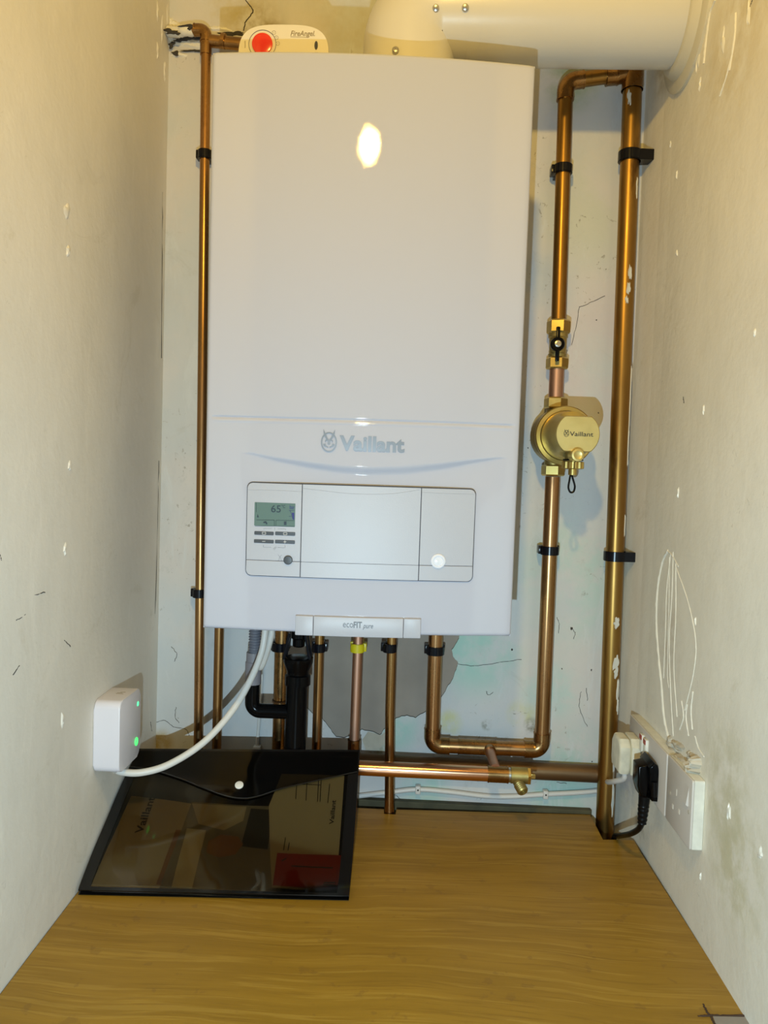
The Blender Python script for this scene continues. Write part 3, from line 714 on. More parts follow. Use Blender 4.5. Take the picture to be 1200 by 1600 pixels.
def wall_text(s, px0, px1, pbase, pcap, y, mat, name, parent, bold=0, shear=0):
    q0 = P(px0, pbase, y); q1 = P(px1, pbase, y); q2 = P(px0, pcap, y)
    bm = text_bm(s, (q1-q0).length, q2.z-q0.z, bold, shear)
    sl = (q1.z-q0.z)/(q1.x-q0.x)
    for v in bm.verts: v.co = Vector((q0.x+v.co.x, y-v.co.z, q0.z+v.co.y))
    return obj(name, bm, mat, parent, smooth=0)
wall_text('FireAngel.', 454, 492, 56, 48, AY, M['brown_print'], 'lettering', al, .008, .25)
obj('printed_line', tube(bmesh.new(), [P(454, 57.5, AY), P(480, 58.3, AY)], .0003, 4), M['brown_print'], al)
obj('printed_line', tube(bmesh.new(), [P(383, 64, AY), P(383, 75, AY)], .0004, 4), M['brown_print'], al)
for (x, y) in ((428, 51), (432, 59), (434, 68)):
    bm = bmesh.new(); c = P(x, y, AY); tube(bm, [(c.x+.0024*math.cos(2*PI*i/16), AY-.0001, c.z+.0024*math.sin(2*PI*i/16)) for i in range(17)], .0002, 4)
    tube(bm, [(c.x-.001, AY-.0001, c.z), (c.x+.001, AY-.0001, c.z)], .0002, 4)
    obj('printed_symbol', bm, M['brown_print'], al)
c = P(494, 71, AY); bm = bmesh.new(); prism(bm, [(c.x+.0022*math.cos(2*PI*i/16), c.z+.0055*math.sin(2*PI*i/16)) for i in range(16)], 'xz', AY-.0004, AY+.001)
obj('sensor_slot', bm, M['gap'], al)

# ------------------------------------------------------------------ pipes
def elbow_sleeve(a, b, c, rad, r, ext, mat, parent):
    a, b, c = Vector(a), Vector(b), Vector(c)
    u = (a-b).normalized(); v = (c-b).normalized(); t = rad/math.tan(u.angle(v)/2)
    pts = fillet([b+u*(t+ext), b, b+v*(t+ext)], rad, 10)
    rs = [r+.0017]*len(pts)
    bm = tube(bmesh.new(), pts, rs, 24)
    for e, d in ((b+u*(t+ext), u), (b+v*(t+ext), v)): tube(bm, [e-d*.0015, e+d*.0004], r+.0022, 24)
    return obj('elbow', bm, mat, parent, smooth=40)
def pipe_run(name, label, pts, r, mat, elb=None, rad=None, seg=24, group=None, cat='pipe', th=None, part='pipe'):
    pts = [Vector(p) for p in pts]
    t = th or thing(name, label, cat, pts[-1] if pts[-1].z < pts[0].z else pts[0], group or 'copper pipes')
    rad = rad or r*1.25
    path = fillet(pts, rad) if len(pts) > 2 else pts
    obj(part, tube(bmesh.new(), path, r, seg), mat, t, smooth=40)
    if elb:
        for i in range(1, len(pts)-1): elbow_sleeve(pts[i-1], pts[i], pts[i+1], rad, r, r*1.1, elb, t)
    return t
def coupler(c, d, ln, r, mat, parent, name='coupling'):
    c = Vector(c); d = Vector(d).normalized()
    bm = tube(bmesh.new(), [c-d*ln/2, c+d*ln/2], r, 24); tube(bm, [c-d*ln/2, c-d*(ln/2-.0015)], r+.0006, 24); tube(bm, [c+d*(ln/2-.0015), c+d*ln/2], r+.0006, 24)
    return obj(name, bm, mat, parent, smooth=40)
def vx(px, py, y): return P(px, py, y)
# 1 long narrow pipe left of the boiler
ya = 1.218
q0 = P(322, 50, ya); q1 = P(311, 1165, ya)
p = pipe_run('copper_pipe', 'long thin copper pipe running down left of the boiler, farthest left', [(P(298, 47, ya).x, ya, q0.z+.003), (q0.x, ya, q0.z+.003), (q1.x, ya, 0.86)], .0075, M['copper'], M['elbow'], .010)
obj('tee', tube(bmesh.new(), [(q0.x+.004, ya+.002, P(350, 63, ya).z), (P(398, 66, ya).x, ya+.002, P(398, 70, ya).z)], .0095, 20), M['elbow'], p)
obj('socket_ring', tube(bmesh.new(), [(P(346, 63, ya).x, ya+.001, P(346, 63, ya).z), (P(352, 63, ya).x, ya+.001, P(352, 64, ya).z)], .0115, 20), M['elbow'], p)
obj('coupling', tube(bmesh.new(), [(q0.x, ya, q0.z-.004), (q0.x+.0002, ya, P(324, 86, ya).z)], .0088, 20), M['elbow'], p)
bm = bmesh.new(); tube(bm, wob([P(300, 48, ya), P(290, 48, ya), P(278, 50, ya+.004), P(262, 50, ya+.008)], .0008, 3), .0080, 12)
obj('painted_stub', bm, M['chip'], p, label='white painted end of the pipe in the wall')
# 2 thin pipe from boiler, second from left
q = P(340, 1100, 1.215)
pipe_run('copper_pipe', 'thin copper pipe below the boiler left corner, second from the left', [(q.x, 1.215, 1.26), (q.x, 1.215, 0.86)], .0075, M['copper'])
# 3 22 mm
q = P(438, 1080, 1.212)
p3 = pipe_run('copper_pipe', 'wider copper pipe behind the black waste pipe', [(q.x, 1.212, 1.26), (q.x, 1.212, 0.86)], .011, M['elbow'])
coupler((q.x, 1.212, P(438, 1098, 1.2).z), (0, 0, 1), .003, .0122, M['copper_dark'], p3, 'solder_ring')
# 4
q = P(497, 1080, 1.205)
pipe_run('copper_pipe', 'thin copper pipe just right of the black waste pipe', [(q.x, 1.205, 1.26), (q.x, 1.205, 0.86)], .0075, M['copper'])
# 5
q = P(556, 1080, 1.195)
p5 = pipe_run('copper_pipe', 'dull pink copper pipe held by the yellow clip', [(q.x+.002, 1.195, 1.26), (q.x-.001, 1.195, 0.885)], .0079, M['copper_pink'])
coupler((q.x-.0005, 1.195, P(553, 1166, 1.195).z), (0, 0, 1), .022, .0098, M['elbow'], p5)
# 6
q = P(609, 1120, 1.199)
pipe_run('copper_pipe', 'thin copper pipe passing behind the bright horizontal pipe into the worktop gap', [(q.x-.001, 1.199, 1.26), (q.x, 1.199, 1.06), (pxn.x, 1.199, 0.86)], .0077, M['copper'], rad=.05)
# 7 U run
yu = 1.212
u0 = P(679, 1050, yu); cz_ = P(690, 1165, yu).z; cz2 = P(835, 1171, yu).z; u1 = P(851, 1050, yu); zf = P(858, 745, yu).z
ux2 = P(862, 720, yu).x
run = pipe_run('copper_pipe', 'U shaped copper pipe run from the boiler underside up to the brass filter', [(u0.x, yu, 1.26), (u0.x, yu, cz_), (u1.x, yu, cz2), (u1.x, yu, zf)], .0116, M['copper'], M['elbow'], .0145)
tc = P(764, 1168, yu)
coupler((P(745, 1168, yu).x, yu, (cz_+cz2)/2), (1, 0, 0), .060, .0124, M['elbow'], run, 'tee')
b0 = Vector((tc.x, yu-.008, (cz_+cz2)/2)); b1 = P(774, 1200, 1.15)
obj('branch', tube(bmesh.new(), [b0, b1], .0072, 20), M['copper_pink'], run)
obj('branch_collar', tube(bmesh.new(), [b0, b0+(b1-b0).normalized()*.008], .0094, 20), M['elbow'], run)
# 8 short pipe and upper loop
zt_f = P(866, 625, yu).z; zv0 = P(866, 577, yu).z; zv1 = P(870, 500, yu).z
pipe_run('copper_pipe', 'short copper pipe stub between the isolating valve and the brass filter', [(u1.x-.0005, yu, zt_f-.006), (u1.x-.0005, yu, zv0+.012)], .0112, M['copper_pink'])
r0 = P(984, 125, 1.222)
up = pipe_run('copper_pipe', 'copper pipe rising from the valve and bending right under the flue', [(u1.x-.001, yu, zv1-.012), (P(881, 200, yu).x, yu, P(881, 128, yu).z), (P(968, 120, 1.210).x, 1.210, P(962, 116, 1.21).z)], .0112, M['copper_brown'], M['elbow'], .017)
coupler((P(956, 121, 1.21).x, 1.210, P(956, 120, 1.21).z), (1, 0, 0.1), .018, .0126, M['elbow'], up)
# 9 riser
yr = 1.208
rb_ = P(946, 1280, yr); rt = P(987, 140, yr)
ris = pipe_run('copper_pipe', 'thick brown copper riser with white paint specks in the right corner', [(rt.x, yr, 2.14), (rb_.x, yr, 0.80)], .0140, M['copper_brown'])
def rx(z): t_ = (z-0.80)/(2.14-0.80); return rb_.x+(rt.x-rb_.x)*t_
zt = P(985, 112, yr).z
coupler((rx(zt), yr, zt), (0, 0, 1), .056, .0158, M['elbow'], ris, 'tee')
obj('side_branch', tube(bmesh.new(), [(rx(zt), yr, zt), (P(968, 118, 1.209).x-.004, 1.209, P(968, 118, 1.209).z)], .0136, 20), M['elbow'], ris)
zh = P(930, 1209, 1.222).z; zh0 = P(600, 1200, 1.222).z
obj('horizontal_branch', tube(bmesh.new(), [(rx(zh), 1.222, zh), (P(480, 1200, 1.222).x, 1.222, zh+.002)], .0140, 24), M['copper_dark'], ris, label='dark horizontal branch low on the wall')
def cylpatch(bm, x, y, r, z, a, da, hz, seed, th=.0012):
    rnd = random.Random(seed); m = 18; rim = []; mid = []; ph = rnd.uniform(0, 6)
    def pt(ang, zz, rr): return Vector((x+rr*math.sin(ang), y-rr*math.cos(ang), zz))
    for k in range(m):
        t = 2*PI*k/m; s = 1+.25*math.sin(2*t+ph)+.2*math.sin(5*t+ph*2)+rnd.uniform(-.15, .15)
        rim.append(bm.verts.new(pt(a+da*math.cos(t)*s, z+hz*math.sin(t)*s, r-.0003)))
        mid.append(bm.verts.new(pt(a+da*.7*math.cos(t)*s, z+hz*.8*math.sin(t)*s, r+th)))
    for k in range(m): bm.faces.new((rim[k], rim[(k+1) % m], mid[(k+1) % m], mid[k]))
    bm.faces.new(mid)
for i, (py, a, da, hz) in enumerate([(973, .25, .40, .0075), (1036, .35, .35, .013), (1050, .4, .30, .009), (1080, .75, .18, .020), (1105, .85, .15, .014), (1205, .55, .13, .028), (1250, .6, .20, .022), (425, .25, .20, .013), (450, .15, .20, .012), (468, .0, .2, .006), (292, .75, .12, .014), (150, -.55, .22, .012), (700, 1.0, .06, .030), (820, .9, .04, .02), (600, 1.1, .06, .03), (640, 1.05, .05, .03)]):
    zz = P(960, py, yr-.014).z; bm = bmesh.new(); cylpatch(bm, rx(zz), yr, .0140, zz, a, da, hz, i)
    obj('paint_speck', bm, M['paint_drip'], ris, label='dry white paint speck')
# 10 bright horizontal pipe
yh = 1.148
h0 = P(505, 1204, yh); h1 = P(800, 1207, yh)
hb = thing('copper_pipe', 'bright polished horizontal copper pipe coming out from under the wallet', 'pipe', (h0.x, yh, (h0.z+h1.z)/2), 'copper pipes')
zz = (h0.z+h1.z)/2+.0015
obj('pipe', tube(bmesh.new(), [(h0.x, yh, zz), (P(770, 1207, yh).x, yh, zz)], .0112, 28), M['copper_bright'], hb)
coupler((P(778, 1207, yh).x, yh, zz), (1, 0, 0), P(794, 1207, yh).x-P(762, 1207, yh).x, .0123, M['elbow'], hb)
obj('solder_ring', tube(bmesh.new(), [(P(789, 1207, yh).x, yh, zz), (P(798, 1207, yh).x, yh, zz)], .0112, 24), M['steel'], hb, label='silver solder ring')
# drain valve
dv = thing('drain_valve', 'dull brass drain valve with a ribbed spout at the end of the bright pipe', 'valve', (P(810, 1207, yh).x, yh, zz-.01))
xa = P(797, 1207, yh).x; xb = P(825, 1207, yh).x
bm = bmesh.new(); lathe(bm, (xa, yh, zz), (1, 0, 0), [(0, .010), (.001, .0122), (xb-xa-.001, .0122), (xb-xa, .011)], 28)
obj('body', bm, M['brass_dark'], dv)
bm = bmesh.new(); lathe(bm, (xb-.001, yh, zz), (1, 0, 0), [(0, .0135), (.004, .0135), (.0045, .012)], 6)
obj('gland_nut', bm, M['brass'], dv, smooth=20)
bm = bmesh.new(); box(bm, (xb+.002, yh-.0035, zz-.0035), (xb+.011, yh+.0035, zz+.0035), .0008)
obj('square_key', bm, M['brass'], dv, smooth=20)
s0 = Vector(((xa+xb)/2-.004, yh-.002, zz-.006)); s1 = P(818, 1238, yh-.02); dd = (s1-s0); L = dd.length
prof = [(0, .0075), (L*.35, .0075)]
for k in range(5): f_ = L*(.38+.12*k); prof += [(f_, .0068), (f_+L*.03, .0086), (f_+L*.10, .0076)]
prof += [(L, .0070), (L, .0048), (L-.004, .0045)]
bm = bmesh.new(); lathe(bm, s0, dd, prof, 22); obj('spout', bm, M['brass_dark'], dv, smooth=30)

# ------------------------------------------------------------------ pipe clips
def clip(label, x, y, z, r, mat, group, side=1, wall='back', h=.0135, sidelug=True):
    t = thing('pipe_clip', label, 'pipe clip', (x, y, z-h/2), group)
    bm = bmesh.new(); ro = r+.0032; n = 28
    vs = []
    for k in range(n):
        a = 2*PI*k/n; c, s = math.cos(a), math.sin(a)
        vs.append([bm.verts.new((x+rr_*c, y+rr_*s, z+zz_)) for rr_, zz_ in ((r, -h/2), (ro, -h/2), (ro, h/2), (r, h/2))])
    for k in range(n):
        for j in range(4): bm.faces.new((vs[k][j], vs[(k+1) % n][j], vs[(k+1) % n][(j+1) % 4], vs[k][(j+1) % 4]))
    bmesh.ops.bevel(bm, geom=[e for e in bm.edges if abs(abs(e.verts[0].co.z-z)-h/2) < 1e-5 and abs(abs(e.verts[1].co.z-z)-h/2) < 1e-5 and abs((e.verts[0].co-e.verts[1].co).length) < .004 and abs(math.hypot(e.verts[0].co.x-x, e.verts[0].co.y-y)-ro) < 1e-5 and abs(math.hypot(e.verts[1].co.x-x, e.verts[1].co.y-y)-ro) < 1e-5], offset=.0009, segments=2, affect='EDGES')
    obj('band', bm, mat, t, smooth=40)
    bm = bmesh.new()
    if wall == 'back':
        box(bm, (x-r*.95, y+r*.75, z-h*.5), (x+r*.95, YB-.0002, z+h*.5), .001)
        box(bm, (x-side*(r+.0062), y-.002, z-h*.42), (x-side*r*.8, y+r+.006, z+h*.55), .001)
        box(bm, (x+side*(r+.0035), y+.001, z-h*.30), (x+side*r*.8, y+r+.004, z+h*.65), .001)
    else:
        prism(bm, [(x+r*.4, y-r*.9), (XR-.0002, y-r*.9+.002), (XR-.0002, y+r*.7), (x+r*.4, y+r*.9)], 'xy', z-h*.5, z+h*.5, .0008, 1)
    obj('base', bm, mat, t, smooth=30)
    return t
GC = 'pipe clips'
def zpx(px, py, y): return P(px, py, y).z
clip('black clip high on the thin pipe left of the boiler', P(320, 242, ya).x, ya, zpx(320, 242, ya), .0078, M['clip'], GC, 1)
clip('black clip low on the thin pipe left of the boiler', P(311.5, 927, ya).x, ya, zpx(311, 927, ya), .0078, M['clip'], GC, 1)
clip('black clip on the wide pipe behind the black waste trap', P(438, 1013, 1.212).x, 1.212, zpx(438, 1013, 1.2), .0112, M['clip'], GC, 1)
clip('black clip on the thin pipe just right of the waste trap', P(498, 1013, 1.205).x, 1.205, zpx(498, 1013, 1.2), .0077, M['clip'], GC, -1)
clip('yellow clip on the dull pink copper pipe', P(558.5, 1012, 1.195).x, 1.195, zpx(558, 1012, 1.195), .0081, M['yellow'], GC, -1)
clip('black clip between the yellow clip and the right hand wide pipe', P(609, 1012, 1.199).x, 1.199, zpx(609, 1012, 1.2), .0079, M['clip'], GC, 1)
clip('black clip on the wide pipe at the boiler right underside', u0.x, yu, zpx(680, 1016, yu), .0114, M['clip'], GC, 1)
clip('black clip on the pipe below the brass filter', u1.x, yu, zpx(852, 860, yu), .0114, M['clip'], GC, 1)
clip('black clip on the pipe above the isolating valve', u1.x-.001+(P(881, 200, yu).x-u1.x+.001)*.7, yu, zpx(875, 265, yu), .0114, M['clip'], GC, 1)
z_ = zpx(988, 245, yr); clip('black clip holding the thick riser to the right wall near its top', rx(z_), yr, z_, .0142, M['clip'], GC, 1, 'right', .016)
z_ = zpx(962, 869, yr); clip('black clip holding the thick riser to the right wall at its middle', rx(z_), yr, z_, .0142, M['clip'], GC, 1, 'right', .015)

# ------------------------------------------------------------------ isolating valve
vxx = u1.x-.0006
iv = thing('isolating_valve', 'brass isolating valve with a black lever above the filter', 'valve', (vxx, yu, P(866, 578, yu).z))
def hexnut(bm, c, d, ln, r):
    lathe(bm, Vector(c)-Vector(d).normalized()*ln/2, d, [(0, r*.90), (ln*.12, r), (ln*.88, r), (ln, r*.90)], 6)
zA, zB = P(870, 500, yu).z, P(866, 578, yu).z
for zn_, ln_, rn_ in ((zA-.011, .021, .0182), (zB+.010, .018, .0172)):
    bm = bmesh.new(); hexnut(bm, (vxx, yu, zn_), (0, 0, 1), ln_, rn_); obj('compression_nut', bm, M['brass'], iv, smooth=20)
bm = bmesh.new(); lathe(bm, (vxx, yu, zB+.018), (0, 0, 1), [(0, .013), (.006, .0145), (.007, .0130), (.020, .0130), (zA-zB-.046, .0135), (zA-zB-.045, .0150), (zA-zB-.038, .0150), (zA-zB-.037, .013)], 28)
obj('body', bm, M['brass_dark'], iv)
zc_ = P(871, 538, yu-.02).z; xc_ = P(871, 538, yu-.02).x
bm = bmesh.new(); lathe(bm, (xc_, yu-.008, zc_), (0, -1, 0), [(0, .007), (.012, .007)], 20); obj('stem', bm, M['brass'], iv)
bm = bmesh.new(); lathe(bm, (xc_, yu-.018, zc_), (0, -1, 0), [(0, .0108), (.005, .0110), (.007, .0100), (.007, .006), (.006, 0)], 28)
box(bm, (xc_-.0030, yu-.0245, zc_-.0265), (xc_+.0030, yu-.0195, zc_+.0265), .0015)
obj('lever', bm, M['black'], iv)
bm = bmesh.new(); lathe(bm, (xc_, yu-.0245, zc_), (0, -1, 0), [(0, .0052), (.0018, .0050), (.0022, .0030), (.0012, .0028), (.0012, 0)], 20); obj('lever_screw', bm, M['steel'], iv)

# ------------------------------------------------------------------ brass filter
c0 = P(868, 681, yu); c1 = P(882, 681, 1.163); c2 = P(903, 678, 1.085)
c0 = Vector((u1.x, yu, c0.z))
mf = thing('magnetic_filter', 'round brass magnetic filter with black lettering on the right hand pipe', 'filter', (c0.x, yu, zf-.01))
d = (c2-c1).normalized()
bm = bmesh.new(); lathe(bm, c0+Vector((0, .022, 0)), (c1-c0).normalized(), [(-.002, .010), (0, .026), (.006, .037), (.020, .041), (.040, .041), ((c1-c0).length+.016, .039)], 40)
lathe(bm, (c0.x, yu, zf+.010), (0, 0, 1), [(0, .0140), (zt_f-zf-.026, .0140)], 24)
obj('body', bm, M['brass_dark'], mf)
bm = bmesh.new(); lathe(bm, c1-d*.004, d, [(0, .040), (0, .0440), (.007, .0445), (.009, .0430), (.009, .0375), (.004, .0370)], 48)
obj('collar', bm, M['brass'], mf)
Lc = (c2-c1).length
def flatcyl(bm, base, axis, prof, seg=56, cut=.80):
    base = Vector(base); axis = axis.normalized(); u = axis.cross(ZA).normalized(); v = u.cross(axis).normalized(); rings = []
    for dd_, r_, f in prof:
        ring = []
        for k in range(seg):
            a = 2*PI*k/seg; zz2 = math.sin(a)*r_; lim = r_*(cut if f else 1)
            ring.append(bm.verts.new(base+axis*dd_+u*math.cos(a)*r_+v*max(-lim, min(lim, zz2))))
        rings.append(ring)
    for i in range(len(rings)-1):
        for k in range(seg): bm.faces.new((rings[i][k], rings[i][(k+1) % seg], rings[i+1][(k+1) % seg], rings[i+1][k]))
    bm.faces.new(rings[0]); bm.faces.new(rings[-1])
bm = bmesh.new(); flatcyl(bm, c1, d, [(0, .0365, 0), (.010, .0362, 0), (Lc*.55, .0335, 0), (Lc*.62, .0320, 1), (Lc-.002, .0312, 1), (Lc, .0298, 1)])
cap_ = obj('cap', bm, M['brass_satin'], mf, smooth=30)
# lettering lies on the cap's end face
uu = ZA.cross(d).normalized(); vv = d.cross(uu).normalized()
def on_cap(bm):
    for v in bm.verts: v.co = c2+uu*v.co.x+vv*v.co.z+d*(-v.co.y)
    return bm
t1 = place(text_bm('Vaillant', .033, .0060, .008), -.0115, -.003)
obj('lettering', on_cap(t1), M['ink'], cap_, smooth=0)
obj('emblem', on_cap(emblem(bmesh.new(), -.0160, .0005, .0052, .0003)), M['ink'], cap_, smooth=0)
for zc1, nm in ((P(865, 630, yu).z, 1), (P(859, 735, yu).z, 0)):
    bm = bmesh.new(); hexnut(bm, (c0.x, yu, zc1), (0, 0, 1), .017, .0182)
    obj('compression_nut', bm, M['brass'], mf, smooth=20)
sv = P(903, 711, 1.075)
bm = bmesh.new(); lathe(bm, sv+Vector((-.002, .020, 0)), Vector((.002, -.020, 0)), [(0, .0085), (.016, .0088), (.0188, .0094), (.0201, .0085), (.0206, .0060), (.0195, .0035), (.0195, 0)], 28)
obj('bleed_screw', bm, M['brass_satin'], mf)
kn = P(895, 727, 1.112)
bm = bmesh.new(); lathe(bm, kn+Vector((0, 0, .030)), (0, 0, -1), [(0, .012), (.022, .012)], 24); obj('neck', bm, M['brass_dark'], mf)
bm = bmesh.new(); lathe(bm, kn+Vector((0, 0, .0085)), (0, 0, -1), [(0, .0145), (.0018, .0145)], 28); obj('rubber_ring', bm, M['black_soft'], mf)
bm = bmesh.new(); n = 48; prof = []
for zz3, rr3 in ((.0055, .0130), (.0045, .0150), (-.0045, .0150), (-.0055, .0128), (-.006, .006), (-.014, .006), (-.014, .003)):
    prof.append([bm.verts.new(kn+Vector(((rr3+(.0009*(1 if k % 4 < 2 else -1) if rr3 > .0149 else 0))*math.cos(2*PI*k/n), (rr3+(.0009*(1 if k % 4 < 2 else -1) if rr3 > .0149 else 0))*math.sin(2*PI*k/n), zz3))) for k in range(n)])
for i in range(len(prof)-1):
    for k in range(n): bm.faces.new((prof[i][k], prof[i][(k+1) % n], prof[i+1][(k+1) % n], prof[i+1][k]))
bm.faces.new(prof[0]); bm.faces.new(prof[-1]); obj('knurled_cap', bm, M['brass'], mf, smooth=25)
lp = [kn+Vector(p_) for p_ in ((-.003, -.002, -.012), (-.0045, -.003, -.022), (-.0055, -.003, -.032), (-.0025, -.003, -.0385), (.002, -.003, -.0375), (.0035, -.003, -.030), (.0005, -.003, -.020), (-.002, -.002, -.012))]
obj('strap', tube(bmesh.new(), catmull(lp, 8), .0014, 8), M['black_soft'], mf)

# ------------------------------------------------------------------ condensate and waste
wy = 1.150
wt_ = thing('waste_pipe', 'black plastic waste pipe with trap below the boiler', 'waste pipe', (P(461, 1140, wy).x, wy, 0.905))
wx = P(463, 1110, wy).x
ZW = 0.935
obj('pipe', tube(bmesh.new(), [(wx, wy, P(463, 1060, wy).z), (wx-.001, wy, ZW)], .0165, 28), M['black'], wt_)
bm = bmesh.new()
def zz_(py): return P(463, py, wy).z
lathe(bm, (wx+.001, wy, 0), (0, 0, 1), [(zz_(1070), .0165), (zz_(1069), .0195), (zz_(1054), .0195), (zz_(1052), .0170), (zz_(1047), .0175), (zz_(1034), .0225), (zz_(1027), .0228), (zz_(1026), .0200)], 32)
obj('trap_cup', bm, M['black'], wt_)
for s in (-1, 1):
    bm = bmesh.new()
    prism(bm, [(wx+s*.0215, zz_(1028)), (wx+s*.0175, zz_(1028)), (wx+s*.0100, zz_(988)), (wx+s*.0140, zz_(988))][::s], 'xz', wy-.012, wy-.008, .0005, 1)
    prism(bm, [(wx+s*.0215, zz_(1028)), (wx+s*.0175, zz_(1028)), (wx+s*.0100, zz_(988)), (wx+s*.0140, zz_(988))][::s], 'xz', wy+.008, wy+.012, .0005, 1)
    obj('yoke_arm', bm, M['clip'], wt_)
bm = bmesh.new(); lathe(bm, (wx+.001, wy, 0), (0, 0, 1), [(zz_(1010), .008), (zz_(1008), .0095), (zz_(998), .0095), (zz_(996), .0125), (1.245, .0125)], 24)
obj('outlet_nozzle', bm, M['black'], wt_)
ex_ = P(394, 1100, wy)
pts = fillet([(ex_.x, wy, P(394, 1062, wy).z), (ex_.x, wy, P(394, 1110, wy).z), (wx, wy, P(450, 1112, wy).z)], .0125, 10)
obj('elbow', tube(bmesh.new(), pts, .0110, 24), M['black'], wt_)
hs = thing('condensate_hose', 'grey corrugated hose and coupler under the boiler left side', 'hose', (ex_.x, wy, P(394, 1066, wy).z))
bm = bmesh.new(); zt1 = 1.25; zb1 = P(395, 1022, wy).z; n = 90
hp = [(ex_.x+.002, wy, zt1+(zb1-zt1)*i/n) for i in range(n+1)]
tube(bm, hp, [.0088+.0008*(1 if i % 4 < 2 else -1) for i in range(n+1)], 24); obj('hose', bm, M['grey_hose'], hs, smooth=20)
bm = bmesh.new(); lathe(bm, (ex_.x+.0005, wy, 0), (0, 0, 1), [(P(394, 1068, wy).z, .0122), (P(394, 1034, wy).z, .0122), (P(394, 1033, wy).z, .0112), (P(394, 1019, wy).z, .0108)], 28)
obj('coupler', bm, M['grey_pipe'], hs)

# ------------------------------------------------------------------ cables
cb = thing('white_cable', 'white cable curving from the wireless box up into the boiler', 'cable', P(180, 1205, 1.0))
path = [P(178, 1199, 1.000), P(190, 1206, 1.000), P(222, 1207, 1.005), (P(265, 1194, 1.02)), P(318, 1160, 1.045), P(362, 1112, 1.07), P(390, 1065, 1.09), P(408, 1022, 1.105), P(414, 990, 1.11), P(415, 970, 1.11)]
obj('sheath', tube(bmesh.new(), catmull(path, 8), .0048, 14), M['cable'], cb)
c2b = thing('white_cable', 'short white cable loop behind the long cable under the boiler', 'cable', P(408, 1040, 1.13))
path = [P(404, 1040, 1.155), P(405, 1042, 1.140), P(409, 1040, 1.128), P(417, 1018, 1.12), P(424, 990, 1.118), P(425, 970, 1.118)]
obj('sheath', tube(bmesh.new(), catmull(path, 8), .0048, 14), M['cable'], c2b)
c3 = thing('mini_conduit', 'thin white vertical cable on the wall behind the black elbow', 'cable', P(403, 1170, 1.236))
obj('sheath', tube(bmesh.new(), [P(411, 1010, 1.236), P(409, 1060, 1.236), P(405, 1125, 1.236), P(402, 1160, 1.236), P(401, 1195, 1.236)], .0028, 10), M['cable'], c3)
bm = bmesh.new(); q = P(402, 1169, 1.234); box(bm, (q.x-.006, 1.2285, q.z-.003), (q.x+.006, YB, q.z+.004), .001); obj('clip', bm, M['cable'], c3)
c4 = thing('white_cable', 'white cable clipped low along the back wall above the worktop', 'cable', P(700, 1238, 1.234))
path = [P(470, 1243, 1.234), P(540, 1245, 1.234), P(600, 1239, 1.234), P(650, 1233.5, 1.234), P(700, 1237, 1.234), P(760, 1244, 1.234), P(800, 1244.5, 1.234), P(852, 1241, 1.234), P(900, 1238.5, 1.234), P(935, 1235, 1.234), P(958, 1228, 1.230), P(985, 1205, 1.18)]
path = path[:-1]
obj('sheath', tube(bmesh.new(), catmull(path, 8), .0040, 12), M['cable'], c4)
for x, y, lb in ((653, 1233.5, 'small white cable clip left of the ribbed drain spout'), (852, 1241, 'small white cable clip right of the ribbed drain spout')):
    c = P(x, y, 1.234); t = thing('cable_clip', lb, 'cable clip', c, 'cable clips')
    bm = bmesh.new(); box(bm, (c.x-.0042, 1.2275, c.z-.0062), (c.x+.0042, YB, c.z+.0075), .0016, 3); obj('saddle', bm, M['cable'], t)
    bm = bmesh.new(); lathe(bm, (c.x, 1.2278, c.z+.0012), (0, -1, 0), [(0, .0016), (.0006, .0014)], 12); obj('nail', bm, M['dark_edge'], t)

# ------------------------------------------------------------------ wireless box
hx0, hx1, hy0, hy1, hz0, hz1 = xl(1.0)+.0004, -0.373, 0.968, 1.043, 1.0335, 1.1285
hub = thing('wireless_receiver', 'white rounded wireless box with green lights on the left wall', 'wireless box', (hx0, (hy0+hy1)/2, hz0))
bm = prism(bmesh.new(), rrect(hy0, hz0, hy1, hz1, .010, 6), 'yz', hx0, hx1, .0022, 3)
for v in bm.verts:
    if v.co.x < hx0+.003: v.co.x += xl(v.co.y)-xl(1.0)
hbody = obj('body', bm, M['hub'], hub, smooth=40)
c = PX(215.5, 1099.5, hx1)
bm = bmesh.new(); lathe(bm, (hx1-.0002, c.y, c.z), (1, 0, 0), [(0, .0034), (.0005, .0032)], 20); obj('indicator_light', bm, M['led'], hub)
c = PX(213, 1158.5, hx1)
bm = bmesh.new(); tube(bm, [(hx1+.0002, c.y+.0042*math.cos(2*PI*i/28), c.z+.0050*math.sin(2*PI*i/28)) for i in range(29)], .0008, 6); obj('ring_light', bm, M['led_ring'], hub)
bm = bmesh.new()
for k, (a, b) in enumerate(((.000, .010), (.000, .007), (.003, .010))):
    yy = (hy0+hy1)/2+.004*k; box(bm, (hx0+.015+a, yy, hz1-.0002), (hx0+.015+b, yy+.0012, hz1+.0002))
obj('rating_print', bm, M['brown_print'], hub, smooth=0)
bm = bmesh.new(); box(bm, (hx0+.001, hy0+.004, hz0+.02), (hx0+.002, hy0+.005, hz0+.06))
obj('cable_entry', tube(bmesh.new(), [PX(178, 1196, -.385), P(180, 1203, 1.0)], .0052, 12), M['cable'], hub); bm.free()

